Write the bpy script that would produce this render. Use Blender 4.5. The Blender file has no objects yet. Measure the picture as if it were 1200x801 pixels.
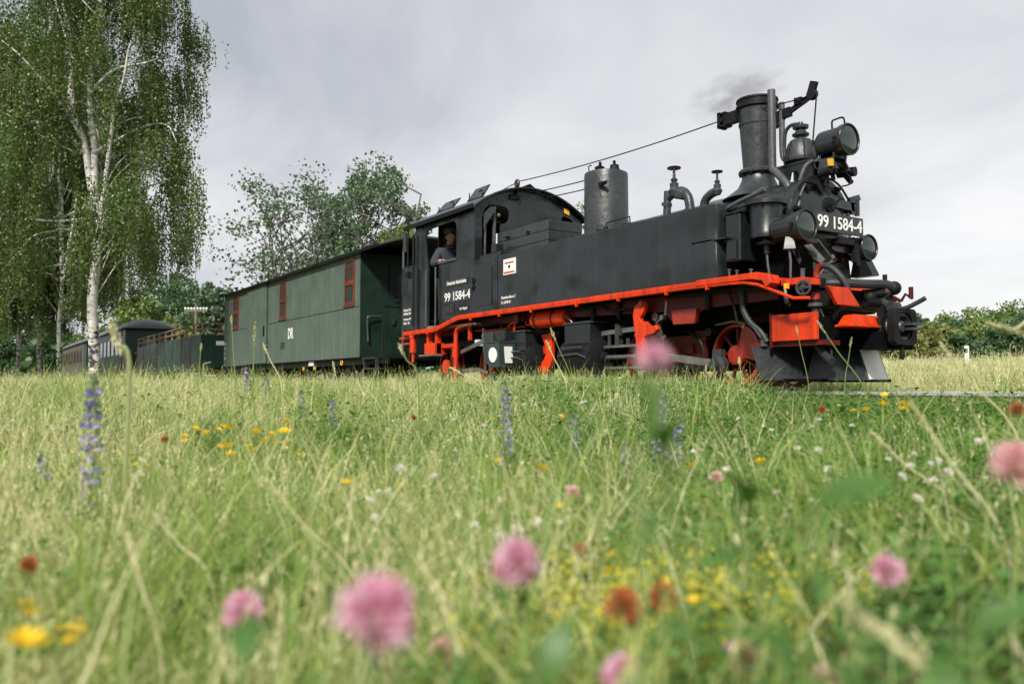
import bpy, bmesh, math, random
import numpy as np
from mathutils import Vector, Matrix, Euler
random.seed(7); RNG = np.random.default_rng(7)
R = math.radians
C = bpy.context.scene.collection

# ------------------------------------------------------------------ camera
F_PX = 1000.0; HZ = 452.0                       # focal length in photo pixels, horizon row
TH = math.atan2(650, F_PX); PIT = math.atan2(HZ - 400.5, F_PX)
CAM = Vector((0.0, -7.45, 0.05))
fh = Vector((-math.cos(TH), math.sin(TH), 0)); rt = Vector((math.sin(TH), math.cos(TH), 0))
fw = fh * math.cos(PIT) + Vector((0, 0, math.sin(PIT)))
up = Vector((0, 0, math.cos(PIT))) - fh * math.sin(PIT)
cd = bpy.data.cameras.new('camera'); cam = bpy.data.objects.new('camera', cd); C.objects.link(cam)
cam.matrix_world = Matrix((( rt.x, up.x, -fw.x, CAM.x), (rt.y, up.y, -fw.y, CAM.y), (rt.z, up.z, -fw.z, CAM.z), (0, 0, 0, 1)))
cd.sensor_width = 36; cd.lens = 36 * F_PX / 1200; cd.clip_start = 0.02; cd.clip_end = 5000
cd.dof.use_dof = True; cd.dof.focus_distance = 8.5; cd.dof.aperture_fstop = 3.1
bpy.context.scene.camera = cam

def P(px, py, d):
    """point in the place that the photo shows at a pixel, d metres along the view axis"""
    return CAM + d * (fw + (px - 600) / F_PX * rt + (400.5 - py) / F_PX * up)

# ------------------------------------------------------------------ light
S = bpy.context.scene
S.view_settings.view_transform = 'Standard'; S.view_settings.look = 'None'
S.view_settings.exposure = 0.2; S.view_settings.gamma = 1.0
SUN_DIR = Vector((0.50, -0.60, 0.63)).normalized()      # towards the sun: behind the camera, a little ahead of the train
sl = bpy.data.lights.new('sun', 'SUN'); sl.energy = 4.6; sl.angle = R(7); sl.color = (1.0, 0.95, 0.86)
so = bpy.data.objects.new('sun', sl); C.objects.link(so)
so.rotation_euler = SUN_DIR.to_track_quat('Z', 'Y').to_euler()
w = bpy.data.worlds.new('World'); S.world = w; w.use_nodes = True
nt = w.node_tree; nt.nodes.clear()
def N(t, ty, **k):
    n = t.nodes.new(ty)
    for a, v in k.items():
        if a.startswith('i_'):
            key = a[2:]; key = int(key) if key.isdigit() else key
            n.inputs[key].default_value = v
        else: setattr(n, a, v)
    return n
def L(t, a, b): t.links.new(a, b)
def ramp(t, fac, stops, interp='LINEAR'):
    n = t.nodes.new('ShaderNodeValToRGB'); n.color_ramp.interpolation = interp
    e = n.color_ramp.elements
    while len(e) < len(stops): e.new(0.5)
    for el, (p, c) in zip(e, stops):
        el.position = p; el.color = (*c, 1) if len(c) == 3 else c
    if fac is not None: L(t, fac, n.inputs[0])
    return n
def build_sky():
    out = N(nt, 'ShaderNodeOutputWorld'); bg = N(nt, 'ShaderNodeBackground'); bg.inputs[1].default_value = 0.1
    sky = N(nt, 'ShaderNodeTexSky'); sky.sky_type = 'NISHITA'; sky.sun_disc = False
    sky.sun_elevation = math.asin(SUN_DIR.z); sky.sun_rotation = math.atan2(SUN_DIR.x, SUN_DIR.y)
    tc = N(nt, 'ShaderNodeTexCoord'); sep = N(nt, 'ShaderNodeSeparateXYZ'); L(nt, tc.outputs['Generated'], sep.inputs[0])
    zc = N(nt, 'ShaderNodeMath', operation='MAXIMUM', i_1=0.0); L(nt, sep.outputs[2], zc.inputs[0])
    za = N(nt, 'ShaderNodeMath', operation='ADD', i_1=0.16); L(nt, zc.outputs[0], za.inputs[0])
    dv = N(nt, 'ShaderNodeVectorMath', operation='DIVIDE'); L(nt, tc.outputs['Generated'], dv.inputs[0])
    cb = N(nt, 'ShaderNodeCombineXYZ', i_2=1.0); L(nt, za.outputs[0], cb.inputs[0]); L(nt, za.outputs[0], cb.inputs[1]); L(nt, cb.outputs[0], dv.inputs[1])
    mp = N(nt, 'ShaderNodeMapping'); L(nt, dv.outputs[0], mp.inputs[0])
    mp.inputs['Rotation'].default_value = (0, 0, R(33)); mp.inputs['Scale'].default_value = (0.9, 1.15, 0.2)
    n1 = N(nt, 'ShaderNodeTexNoise'); n1.inputs['Scale'].default_value = 0.9; n1.inputs['Detail'].default_value = 9; n1.inputs['Roughness'].default_value = 0.56; n1.inputs['Distortion'].default_value = 0.35
    L(nt, mp.outputs[0], n1.inputs['Vector'])
    cl = ramp(nt, n1.outputs[0], [(0.32, (4.0, 4.2, 4.65)), (0.5, (5.7, 5.8, 6.15)), (0.66, (7.2, 7.2, 7.35))])
    # brighter low in the sky, all round, most towards the right of the view
    hz = N(nt, 'ShaderNodeMapRange', i_1=0.0, i_2=0.38, i_3=1.0, i_4=0.0); L(nt, zc.outputs[0], hz.inputs[0])
    az = N(nt, 'ShaderNodeVectorMath', operation='DOT_PRODUCT'); L(nt, tc.outputs['Generated'], az.inputs[0]); az.inputs[1].default_value = (0.30, 0.95, 0)
    azr = N(nt, 'ShaderNodeMapRange', i_1=0.2, i_2=1.0, i_3=0.30, i_4=1.0); L(nt, az.outputs['Value'], azr.inputs[0])
    ml = N(nt, 'ShaderNodeMath', operation='MULTIPLY'); L(nt, hz.outputs[0], ml.inputs[0]); L(nt, azr.outputs[0], ml.inputs[1])
    mx = N(nt, 'ShaderNodeMix', data_type='RGBA'); L(nt, ml.outputs[0], mx.inputs[0]); L(nt, cl.outputs[0], mx.inputs[6]); mx.inputs[7].default_value = (10.6, 10.45, 10.2, 1)
    m2 = N(nt, 'ShaderNodeMix', data_type='RGBA'); m2.inputs[0].default_value = 0.94
    L(nt, sky.outputs[0], m2.inputs[6]); L(nt, mx.outputs[2], m2.inputs[7])
    L(nt, m2.outputs[2], bg.inputs[0]); L(nt, bg.outputs[0], out.inputs[0])
build_sky()

# ------------------------------------------------------------------ materials
def mat(name):
    m = bpy.data.materials.new(name); m.use_nodes = True
    t = m.node_tree; b = t.nodes['Principled BSDF']; return m, t, b
def paint(name, col, rough=0.45, var=0.25, metal=0.0, bump=0.0, bscale=6.0, fine=0.15, dust=None, spec=0.5, streak=0.0, coat=0.0):
    """worn paint or metal: colour breaks up over two noise scales, gloss varies, the sheet is a little uneven"""
    m, t, b = mat(name)
    tc = N(t, 'ShaderNodeTexCoord')
    n1 = N(t, 'ShaderNodeTexNoise'); n1.inputs['Scale'].default_value = 2.3; n1.inputs['Detail'].default_value = 6; n1.inputs['Roughness'].default_value = 0.65
    L(t, tc.outputs['Object'], n1.inputs['Vector'])
    n2 = N(t, 'ShaderNodeTexNoise'); n2.inputs['Scale'].default_value = 26; n2.inputs['Detail'].default_value = 5
    L(t, tc.outputs['Object'], n2.inputs['Vector'])
    a = N(t, 'ShaderNodeMath', operation='MULTIPLY', i_1=0.6); L(t, n1.outputs[0], a.inputs[0])
    a2 = N(t, 'ShaderNodeMath', operation='MULTIPLY_ADD', i_1=0.4); L(t, n2.outputs[0], a2.inputs[0]); L(t, a.outputs[0], a2.inputs[2])
    lo = tuple(c * (1 - var) for c in col); hi = tuple(min(1, c * (1 + var)) for c in col)
    rp = ramp(t, a2.outputs[0], [(0.33, lo), (0.67, hi)]); last = rp.outputs[0]
    if streak:
        mp = N(t, 'ShaderNodeMapping'); mp.inputs['Scale'].default_value = (9, 9, 0.5); L(t, tc.outputs['Object'], mp.inputs[0])
        n3 = N(t, 'ShaderNodeTexNoise'); n3.inputs['Scale'].default_value = 1.2; n3.inputs['Detail'].default_value = 4; L(t, mp.outputs[0], n3.inputs['Vector'])
        r3 = ramp(t, n3.outputs[0], [(0.45, (0, 0, 0)), (0.75, (1, 1, 1))])
        f = N(t, 'ShaderNodeMath', operation='MULTIPLY', i_1=streak); L(t, r3.outputs[0], f.inputs[0])
        mx = N(t, 'ShaderNodeMix', data_type='RGBA'); L(t, f.outputs[0], mx.inputs[0]); L(t, last, mx.inputs[6]); mx.inputs[7].default_value = (*(dust or (0.02, 0.02, 0.018)), 1); last = mx.outputs[2]
    elif dust:
        r3 = ramp(t, n1.outputs[0], [(0.52, (0, 0, 0)), (0.75, (1, 1, 1))])
        f = N(t, 'ShaderNodeMath', operation='MULTIPLY', i_1=0.35); L(t, r3.outputs[0], f.inputs[0])
        mx = N(t, 'ShaderNodeMix', data_type='RGBA'); L(t, f.outputs[0], mx.inputs[0]); L(t, last, mx.inputs[6]); mx.inputs[7].default_value = (*dust, 1); last = mx.outputs[2]
    L(t, last, b.inputs['Base Color'])
    rr = N(t, 'ShaderNodeMapRange', i_1=0.3, i_2=0.7, i_3=max(0.04, rough - fine), i_4=min(1, rough + fine)); L(t, a2.outputs[0], rr.inputs[0]); L(t, rr.outputs[0], b.inputs['Roughness'])
    b.inputs['Metallic'].default_value = metal; b.inputs['Specular IOR Level'].default_value = spec
    if coat: b.inputs['Coat Weight'].default_value = coat; b.inputs['Coat Roughness'].default_value = 0.25
    if bump:
        nb = N(t, 'ShaderNodeTexNoise'); nb.inputs['Scale'].default_value = bscale; nb.inputs['Detail'].default_value = 3 if bscale > 5 else 1; L(t, tc.outputs['Object'], nb.inputs['Vector'])
        bp = N(t, 'ShaderNodeBump', i_0=0.6); bp.inputs['Distance'].default_value = bump; L(t, nb.outputs[0], bp.inputs['Height']); L(t, bp.outputs[0], b.inputs['Normal'])
    return m
M = {}
M['black'] = paint('black_loco_paint', (0.0105, 0.0135, 0.0150), 0.33, 0.4, bump=0.03, bscale=2.0, dust=(0.026, 0.030, 0.031), fine=0.12)
M['tank'] = paint('black_tank_sheet', (0.0105, 0.0145, 0.0165), 0.32, 0.4, bump=0.20, bscale=1.7, dust=(0.026, 0.032, 0.034), fine=0.10, spec=0.6, streak=0.35)
M['dark'] = paint('sooty_black', (0.008, 0.009, 0.010), 0.6, 0.4, bump=0.01, bscale=20, fine=0.12, spec=0.22)
M['pit'] = paint('deep_black_underframe', (0.004, 0.004, 0.005), 0.8, 0.4, spec=0.06)  # near-black with very low specular, for frames and inner parts
M['gloss'] = paint('gloss_black', (0.018, 0.021, 0.023), 0.24, 0.3, fine=0.08, bump=0.006, bscale=9)
M['grey'] = paint('weathered_grey_iron', (0.030, 0.035, 0.037), 0.40, 0.45, bump=0.012, bscale=12, dust=(0.055, 0.058, 0.056), streak=0.4)
M['lantern'] = paint('grey_lantern_paint', (0.034, 0.050, 0.053), 0.45, 0.25)
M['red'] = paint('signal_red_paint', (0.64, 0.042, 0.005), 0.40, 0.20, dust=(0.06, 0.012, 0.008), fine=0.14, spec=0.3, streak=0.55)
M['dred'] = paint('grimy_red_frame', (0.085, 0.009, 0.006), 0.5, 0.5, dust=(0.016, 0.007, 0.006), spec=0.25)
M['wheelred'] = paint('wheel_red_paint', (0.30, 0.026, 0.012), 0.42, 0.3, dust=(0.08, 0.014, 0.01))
M['steel'] = paint('oily_steel', (0.22, 0.22, 0.205), 0.36, 0.35, metal=0.75)
M['pipe'] = paint('dull_pipe_metal', (0.085, 0.09, 0.092), 0.40, 0.3, metal=0.3)
M['white'] = paint('white_enamel', (0.80, 0.80, 0.78), 0.5, 0.05)
M['wornwhite'] = paint('scuffed_white_paint', (0.86, 0.85, 0.83), 0.5, 0.05, dust=(0.30, 0.28, 0.26), streak=0.22)
M['yellow'] = paint('yellow_mark', (0.80, 0.42, 0.02), 0.5, 0.1)
M['redprint'] = paint('red_print', (0.55, 0.09, 0.07), 0.6, 0.1)
M['rubber'] = paint('black_rubber_hose', (0.02, 0.023, 0.025), 0.55, 0.3, bump=0.006, bscale=60)
M['green'] = paint('faded_green_coach_paint', (0.092, 0.128, 0.106), 0.48, 0.22, dust=(0.034, 0.050, 0.042), streak=0.45, bump=0.03, bscale=1.5)
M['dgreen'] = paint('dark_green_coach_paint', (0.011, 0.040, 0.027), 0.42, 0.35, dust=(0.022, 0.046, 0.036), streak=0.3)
M['porch'] = paint('shaded_green_porch_paint', (0.008, 0.022, 0.016), 0.5, 0.35, spec=0.3)  # dark green taken deeper: shade under the porch roof put in the colour
M['roof'] = paint('tarred_roof', (0.035, 0.04, 0.042), 0.7, 0.3, bump=0.02, bscale=14)
M['proof'] = paint('grey_zinc_roof', (0.10, 0.115, 0.12), 0.5, 0.2)
M['sash'] = paint('varnished_red_brown_wood', (0.13, 0.030, 0.015), 0.4, 0.35)
M['rail_tan'] = paint('tan_timber', (0.24, 0.17, 0.10), 0.6, 0.25)
M['ivory'] = paint('pale_coach_paint', (0.085, 0.078, 0.064), 0.5, 0.2)
M['wood'] = paint('grey_weathered_wood', (0.17, 0.14, 0.11), 0.8, 0.35, bump=0.02, bscale=18)
M['railhead'] = paint('worn_railhead', (0.62, 0.62, 0.60), 0.3, 0.1, metal=0.6)
M['rust'] = paint('rusty_rail', (0.13, 0.07, 0.045), 0.8, 0.35)
M['coal'] = paint('coal', (0.012, 0.012, 0.013), 0.5, 0.4, bump=0.1, bscale=10)
M['skin'] = paint('skin', (0.44, 0.24, 0.17), 0.5, 0.10)
M['jacket'] = paint('dark_blue_work_jacket', (0.030, 0.038, 0.050), 0.85, 0.3, bump=0.03, bscale=9)
M['trouser'] = paint('black_trousers', (0.02, 0.02, 0.024), 0.85, 0.2)
M['cap'] = paint('grey_peaked_cap', (0.15, 0.16, 0.165), 0.8, 0.3)
M['hair'] = paint('dark_hair', (0.03, 0.02, 0.015), 0.7, 0.2)
M['wall'] = paint('cream_render', (0.62, 0.55, 0.44), 0.9, 0.1)
M['tile'] = paint('brown_tiles', (0.16, 0.09, 0.07), 0.8, 0.3)
def lens_mat():
    m, t, b = mat('headlamp_glass'); b.inputs['Base Color'].default_value = (0.035, 0.055, 0.050, 1)
    b.inputs['Roughness'].default_value = 0.06; b.inputs['Specular IOR Level'].default_value = 0.8; b.inputs['Transmission Weight'].default_value = 0.35; return m
M['lens'] = lens_mat()
def glass_mat():
    m, t, b = mat('window_glass'); b.inputs['Base Color'].default_value = (0.05, 0.06, 0.06, 1)
    b.inputs['Roughness'].default_value = 0.08; b.inputs['Specular IOR Level'].default_value = 0.9; b.inputs['Transmission Weight'].default_value = 0.25; return m
M['glass'] = glass_mat()
def leaf_mat(name, cols, trans=0.35, rough=0.5, inst=False, attr=None):
    """leaf or blade: colour picked per leaf, part of the light passes through"""
    m = bpy.data.materials.new(name); m.use_nodes = True; t = m.node_tree; t.nodes.clear()
    out = N(t, 'ShaderNodeOutputMaterial'); g = N(t, 'ShaderNodeNewGeometry')
    fac = g.outputs['Random Per Island']
    if inst:
        oi = N(t, 'ShaderNodeObjectInfo')
        mm = N(t, 'ShaderNodeMath', operation='MULTIPLY_ADD', i_1=0.5); L(t, fac, mm.inputs[0])
        m3 = N(t, 'ShaderNodeMath', operation='MULTIPLY', i_1=0.5); L(t, oi.outputs['Random'], m3.inputs[0]); L(t, m3.outputs[0], mm.inputs[2]); fac = mm.outputs[0]
    k = len(cols); rp = ramp(t, fac, [(i / (k - 1), c) for i, c in enumerate(cols)])
    last = rp.outputs[0]
    d = N(t, 'ShaderNodeBsdfDiffuse'); L(t, last, d.inputs[0]); tr = N(t, 'ShaderNodeBsdfTranslucent')
    hs = N(t, 'ShaderNodeHueSaturation', i_1=1.1, i_2=1.25); L(t, last, hs.inputs['Color']); L(t, hs.outputs[0], tr.inputs[0])
    mx = N(t, 'ShaderNodeMixShader', i_0=trans); L(t, d.outputs[0], mx.inputs[1]); L(t, tr.outputs[0], mx.inputs[2])
    gl = N(t, 'ShaderNodeBsdfGlossy'); gl.inputs['Roughness'].default_value = rough; gl.inputs[0].default_value = (0.8, 0.85, 0.8, 1)
    m4 = N(t, 'ShaderNodeMixShader', i_0=0.04); L(t, mx.outputs[0], m4.inputs[1]); L(t, gl.outputs[0], m4.inputs[2])
    L(t, m4.outputs[0], out.inputs[0]); return m
M['birchleaf'] = leaf_mat('birch_leaf', [(0.050, 0.085, 0.018), (0.10, 0.155, 0.032), (0.17, 0.23, 0.055)], 0.4)
M['ashleaf'] = leaf_mat('dull_green_leaf', [(0.065, 0.11, 0.065), (0.11, 0.17, 0.09), (0.17, 0.24, 0.125)])
M['limeleaf'] = leaf_mat('fresh_green_leaf', [(0.090, 0.150, 0.042), (0.165, 0.240, 0.060), (0.255, 0.315, 0.090)])
M['darkleaf'] = leaf_mat('deep_green_leaf', [(0.034, 0.082, 0.037), (0.068, 0.136, 0.054), (0.111, 0.187, 0.068)])
M['oliveleaf'] = leaf_mat('olive_leaf', [(0.120, 0.150, 0.042), (0.210, 0.240, 0.068), (0.300, 0.300, 0.105)])
M['grass'] = leaf_mat('meadow_blade', [(0.06, 0.14, 0.018), (0.19, 0.31, 0.055), (0.56, 0.58, 0.20)], 0.4, inst=True)
M['straw'] = leaf_mat('straw_blade', [(0.50, 0.50, 0.22), (0.68, 0.66, 0.36), (0.80, 0.77, 0.52)], 0.35, inst=True)
M['hay'] = leaf_mat('dry_stem', [(0.48, 0.47, 0.21), (0.64, 0.61, 0.33), (0.76, 0.72, 0.48)], 0.3, inst=True)
M['clover'] = leaf_mat('clover_leaf', [(0.05, 0.13, 0.025), (0.10, 0.22, 0.04), (0.17, 0.30, 0.07)], 0.35, inst=True)
M['stem'] = leaf_mat('green_stem', [(0.14, 0.22, 0.06), (0.22, 0.29, 0.09)], 0.2)
M['bigleaf'] = leaf_mat('soft_green_leaf', [(0.05, 0.13, 0.022), (0.09, 0.19, 0.035)], 0.35)
M['pink'] = leaf_mat('pink_clover_petal', [(0.58, 0.20, 0.30), (0.76, 0.48, 0.58), (0.84, 0.70, 0.78)], 0.4)
M['palepink'] = leaf_mat('pale_pink_petal', [(0.70, 0.36, 0.38), (0.80, 0.56, 0.56), (0.85, 0.70, 0.68)], 0.4)
M['withered'] = leaf_mat('withered_petal', [(0.30, 0.07, 0.03), (0.46, 0.14, 0.05), (0.56, 0.26, 0.11)], 0.3)
M['yflower'] = leaf_mat('yellow_petal', [(0.78, 0.46, 0.01), (0.86, 0.62, 0.02), (0.90, 0.70, 0.05)], 0.35)
M['lemon'] = leaf_mat('lemon_blossom', [(0.66, 0.58, 0.04), (0.76, 0.66, 0.06), (0.80, 0.72, 0.12)], 0.35)
M['cream'] = leaf_mat('white_clover_petal', [(0.74, 0.68, 0.60), (0.84, 0.82, 0.76), (0.88, 0.87, 0.84)], 0.35)
M['olive'] = leaf_mat('olive_stem', [(0.26, 0.30, 0.12), (0.34, 0.37, 0.17)], 0.2)
M['violet'] = leaf_mat('violet_petal', [(0.20, 0.17, 0.40), (0.36, 0.33, 0.58), (0.52, 0.48, 0.66)], 0.35)
M['bract'] = leaf_mat('grey_green_bract', [(0.12, 0.17, 0.10), (0.20, 0.25, 0.15)], 0.3)

def bark_mat():
    m, t, b = mat('birch_bark'); tc = N(t, 'ShaderNodeTexCoord')
    mp = N(t, 'ShaderNodeMapping'); mp.inputs['Scale'].default_value = (5, 5, 9); L(t, tc.outputs['Object'], mp.inputs[0])
    n1 = N(t, 'ShaderNodeTexNoise'); n1.inputs['Scale'].default_value = 1.0; n1.inputs['Detail'].default_value = 7; n1.inputs['Roughness'].default_value = 0.7; L(t, mp.outputs[0], n1.inputs['Vector'])
    sep = N(t, 'ShaderNodeSeparateXYZ'); L(t, tc.outputs['Object'], sep.inputs[0])
    mr = N(t, 'ShaderNodeMapRange', i_1=0.0, i_2=2.6, i_3=0.17, i_4=0.0); L(t, sep.outputs[2], mr.inputs[0])   # rough dark bark at the foot
    ad = N(t, 'ShaderNodeMath', operation='SUBTRACT'); L(t, n1.outputs[0], ad.inputs[0]); L(t, mr.outputs[0], ad.inputs[1])
    rp = ramp(t, ad.outputs[0], [(0.365, (0.030, 0.027, 0.024)), (0.405, (0.50, 0.47, 0.44)), (0.6, (0.80, 0.77, 0.73))])
    L(t, rp.outputs[0], b.inputs['Base Color']); b.inputs['Roughness'].default_value = 0.7
    bp = N(t, 'ShaderNodeBump', i_0=0.7); bp.inputs['Distance'].default_value = 0.03; L(t, ad.outputs[0], bp.inputs['Height']); L(t, bp.outputs[0], b.inputs['Normal'])
    return m
M['birchbark'] = bark_mat()
M['bark'] = paint('grey_brown_bark', (0.14, 0.125, 0.105), 0.85, 0.35, bump=0.04, bscale=12)
def ground_mat():
    m, t, b = mat('meadow_soil'); tc = N(t, 'ShaderNodeTexCoord')
    n1 = N(t, 'ShaderNodeTexNoise'); n1.inputs['Scale'].default_value = 0.25; n1.inputs['Detail'].default_value = 8; L(t, tc.outputs['Object'], n1.inputs['Vector'])
    n2 = N(t, 'ShaderNodeTexNoise'); n2.inputs['Scale'].default_value = 9; n2.inputs['Detail'].default_value = 6; L(t, tc.outputs['Object'], n2.inputs['Vector'])
    ad = N(t, 'ShaderNodeMath', operation='ADD'); L(t, n1.outputs[0], ad.inputs[0]); L(t, n2.outputs[0], ad.inputs[1])
    rp = ramp(t, ad.outputs[0], [(0.75, (0.025, 0.03, 0.012)), (1.0, (0.055, 0.065, 0.022)), (1.25, (0.10, 0.10, 0.04))])
    rp.color_ramp.elements[0].position = 0.36; rp.color_ramp.elements[1].position = 0.5; rp.color_ramp.elements[2].position = 0.66
    hv = N(t, 'ShaderNodeMath', operation='MULTIPLY', i_1=0.5); L(t, ad.outputs[0], hv.inputs[0]); L(t, hv.outputs[0], rp.inputs[0])
    L(t, rp.outputs[0], b.inputs['Base Color']); b.inputs['Roughness'].default_value = 0.95; b.inputs['Specular IOR Level'].default_value = 0.1
    bp = N(t, 'ShaderNodeBump', i_0=0.8); bp.inputs['Distance'].default_value = 0.05; L(t, n2.outputs[0], bp.inputs['Height']); L(t, bp.outputs[0], b.inputs['Normal'])
    return m
M['ground'] = ground_mat()
M['ballast'] = paint('grey_brown_ballast', (0.20, 0.17, 0.14), 0.9, 0.5, bump=0.12, bscale=25)

# ------------------------------------------------------------------ mesh helpers
WPOS = {}
def link(name, me, mt, parent=None, label=None):
    o = bpy.data.objects.new(name, me)
    if mt is not None: me.materials.append(mt)
    C.objects.link(o)
    if parent is not None: o.parent = parent
    if label: o['label'] = label
    return o
def wpos(o):
    v = Vector((0, 0, 0))
    while o is not None:
        v = v + Vector(o.location); o = o.parent
    return v
class MB:
    def __init__(s): s.v = []; s.f = []
    def add(s, vs, fs):
        k = len(s.v); s.v += [tuple(v) for v in vs]; s.f += [tuple(i + k for i in f) for f in fs]; return s
    def box(s, x0, x1, y0, y1, z0, z1):
        return s.add([(x0,y0,z0),(x1,y0,z0),(x1,y1,z0),(x0,y1,z0),(x0,y0,z1),(x1,y0,z1),(x1,y1,z1),(x0,y1,z1)],
                     [(0,3,2,1),(4,5,6,7),(0,1,5,4),(1,2,6,5),(2,3,7,6),(3,0,4,7)])
    def hexa(s, b, t):   # 4 bottom + 4 top corners
        return s.add(list(b) + list(t), [(0,3,2,1),(4,5,6,7),(0,1,5,4),(1,2,6,5),(2,3,7,6),(3,0,4,7)])
    def bar(s, a, b, w, h, upv=(0,0,1)):
        a = Vector(a); b = Vector(b); d = (b - a).normalized(); u = Vector(upv)
        if abs(d.dot(u)) > 0.97: u = Vector((0, 1, 0))
        x = d.cross(u).normalized(); u = x.cross(d)
        c = [(-1,-1),(1,-1),(1,1),(-1,1)]
        A = [a + x*p*w/2 + u*q*h/2 for p, q in c]; B = [b + x*p*w/2 + u*q*h/2 for p, q in c]
        return s.add(A + B, [(0,3,2,1),(4,5,6,7),(0,1,5,4),(1,2,6,5),(2,3,7,6),(3,0,4,7)])
    def lathe(s, base, axis, prof, n=24, ring=False):
        if ring: prof = list(prof) + [prof[0]]
        base = Vector(base); ax = Vector(axis).normalized()
        t = Vector((1,0,0)) if abs(ax.x) < 0.8 else Vector((0,1,0))
        u = ax.cross(t).normalized(); v = ax.cross(u)
        vs = []; fs = []
        for r, h in prof:
            for i in range(n):
                a = 2*math.pi*i/n; vs.append(base + ax*h + (u*math.cos(a) + v*math.sin(a))*r)
        for k in range(len(prof)-1):
            for i in range(n):
                j = (i+1) % n; fs.append((k*n+i, k*n+j, (k+1)*n+j, (k+1)*n+i))
        if prof[0][0] > 1e-5 and not ring: fs.append(tuple(range(n-1, -1, -1)))
        if prof[-1][0] > 1e-5 and not ring: fs.append(tuple((len(prof)-1)*n+i for i in range(n)))
        return s.add(vs, fs)
    def cyl(s, a, b, r, r2=None, n=16):
        a = Vector(a); b = Vector(b); return s.lathe(a, b-a, [(r, 0), (r2 if r2 is not None else r, (b-a).length)], n)
    def tube(s, pts, r, n=8):
        pts = [Vector(p) for p in pts]; m = len(pts); rs = r if isinstance(r, (list, tuple)) else [r]*m
        d0 = (pts[1]-pts[0]).normalized(); u = d0.orthogonal().normalized(); vs = []; fs = []
        for i, p in enumerate(pts):
            d = ((pts[min(i+1,m-1)]-p).normalized() + (p-pts[max(i-1,0)]).normalized())
            d = d.normalized() if d.length > 1e-6 else d0
            u = (u - d*u.dot(d)).normalized(); v = d.cross(u)
            for k in range(n):
                a = 2*math.pi*k/n; vs.append(p + (u*math.cos(a)+v*math.sin(a))*rs[i])
        for i in range(m-1):
            for k in range(n):
                j = (k+1) % n; fs.append((i*n+k, i*n+j, (i+1)*n+j, (i+1)*n+k))
        fs.append(tuple(range(n-1,-1,-1))); fs.append(tuple((m-1)*n+k for k in range(n)))
        return s.add(vs, fs)
    def prism(s, poly, d0, d1, plane='xz'):
        def q(p, d): return {'xz': (p[0], d, p[1]), 'yz': (d, p[0], p[1]), 'xy': (p[0], p[1], d)}[plane]
        n = len(poly)
        s.add([q(p, d0) for p in poly] + [q(p, d1) for p in poly],
              [tuple(range(n)), tuple(range(2*n-1, n-1, -1))] + [(i, i+n, (i+1) % n + n, (i+1) % n) for i in range(n)])
        return s
    def sphere(s, c, r, n=12, sq=(1,1,1)):
        c = Vector(c); prof = []; vs = []; fs = []; m = n//2
        for i in range(m+1):
            a = math.pi*i/m
            for k in range(n):
                b = 2*math.pi*k/n; vs.append((c.x + r*sq[0]*math.sin(a)*math.cos(b), c.y + r*sq[1]*math.sin(a)*math.sin(b), c.z + r*sq[2]*math.cos(a)))
        for i in range(m):
            for k in range(n):
                j = (k+1) % n; fs.append((i*n+k, (i+1)*n+k, (i+1)*n+j, i*n+j))
        return s.add(vs, fs)
    def torus(s, c, axis, Rr, r, n=24, m=8):
        c = Vector(c); ax = Vector(axis).normalized(); u = ax.orthogonal().normalized(); v = ax.cross(u)
        vs = []; fs = []
        for i in range(n):
            a = 2*math.pi*i/n; d = u*math.cos(a)+v*math.sin(a)
            for k in range(m):
                b = 2*math.pi*k/m; vs.append(c + d*(Rr + r*math.cos(b)) + ax*r*math.sin(b))
        for i in range(n):
            for k in range(m):
                fs.append((i*m+k, ((i+1) % n)*m+k, ((i+1) % n)*m+(k+1) % m, i*m+(k+1) % m))
        return s.add(vs, fs)
    def build(s, name, mt, parent=None, bevel=0.0, label=None, ang=35, origin=None):
        off = wpos(parent) if parent is not None else Vector(origin or (0,0,0))
        me = bpy.data.meshes.new(name)
        me.from_pydata([(x-off.x, y-off.y, z-off.z) for x, y, z in s.v], [], s.f)
        bm = bmesh.new(); bm.from_mesh(me); bmesh.ops.remove_doubles(bm, verts=bm.verts, dist=1e-6)
        bmesh.ops.recalc_face_normals(bm, faces=bm.faces); bm.to_mesh(me); bm.free()
        me.shade_smooth(); me.set_sharp_from_angle(angle=R(ang))
        o = link(name, me, M[mt] if isinstance(mt, str) else mt, parent, label)
        if parent is None: o.location = off
        if bevel:
            b = o.modifiers.new('bevel', 'BEVEL'); b.width = bevel; b.segments = 2; b.limit_method = 'ANGLE'; b.angle_limit = R(40); b.harden_normals = True
        return o
def B(): return MB()
def cr(pts, k=6):
    """smooth curve through points"""
    p = [Vector(q) for q in pts]; p = [2*p[0]-p[1]] + p + [2*p[-1]-p[-2]]; out = []
    for i in range(1, len(p)-2):
        for j in range(k):
            t = j/k; a, b, c, d = p[i-1], p[i], p[i+1], p[i+2]
            out.append(0.5*((2*b) + (c-a)*t + (2*a-5*b+4*c-d)*t*t + (3*b-a-3*c+d)*t**3))
    out.append(p[-2]); return out
def empty(name, loc, label=None, cat=None, group=None, kind=None):
    o = bpy.data.objects.new(name, None); o.empty_display_size = 0.2; C.objects.link(o); o.location = loc
    return tag(o, label, cat, group, kind)
def tag(o, label=None, cat=None, group=None, kind=None):
    for k, v in (('label', label), ('category', cat), ('group', group), ('kind', kind)):
        if v: o[k] = v
    return o
def copy_tree(o, parent=None):
    c = o.copy(); C.objects.link(c)
    if parent is not None: c.parent = parent
    for ch in list(o.children): copy_tree(ch, c)
    return c
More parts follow.
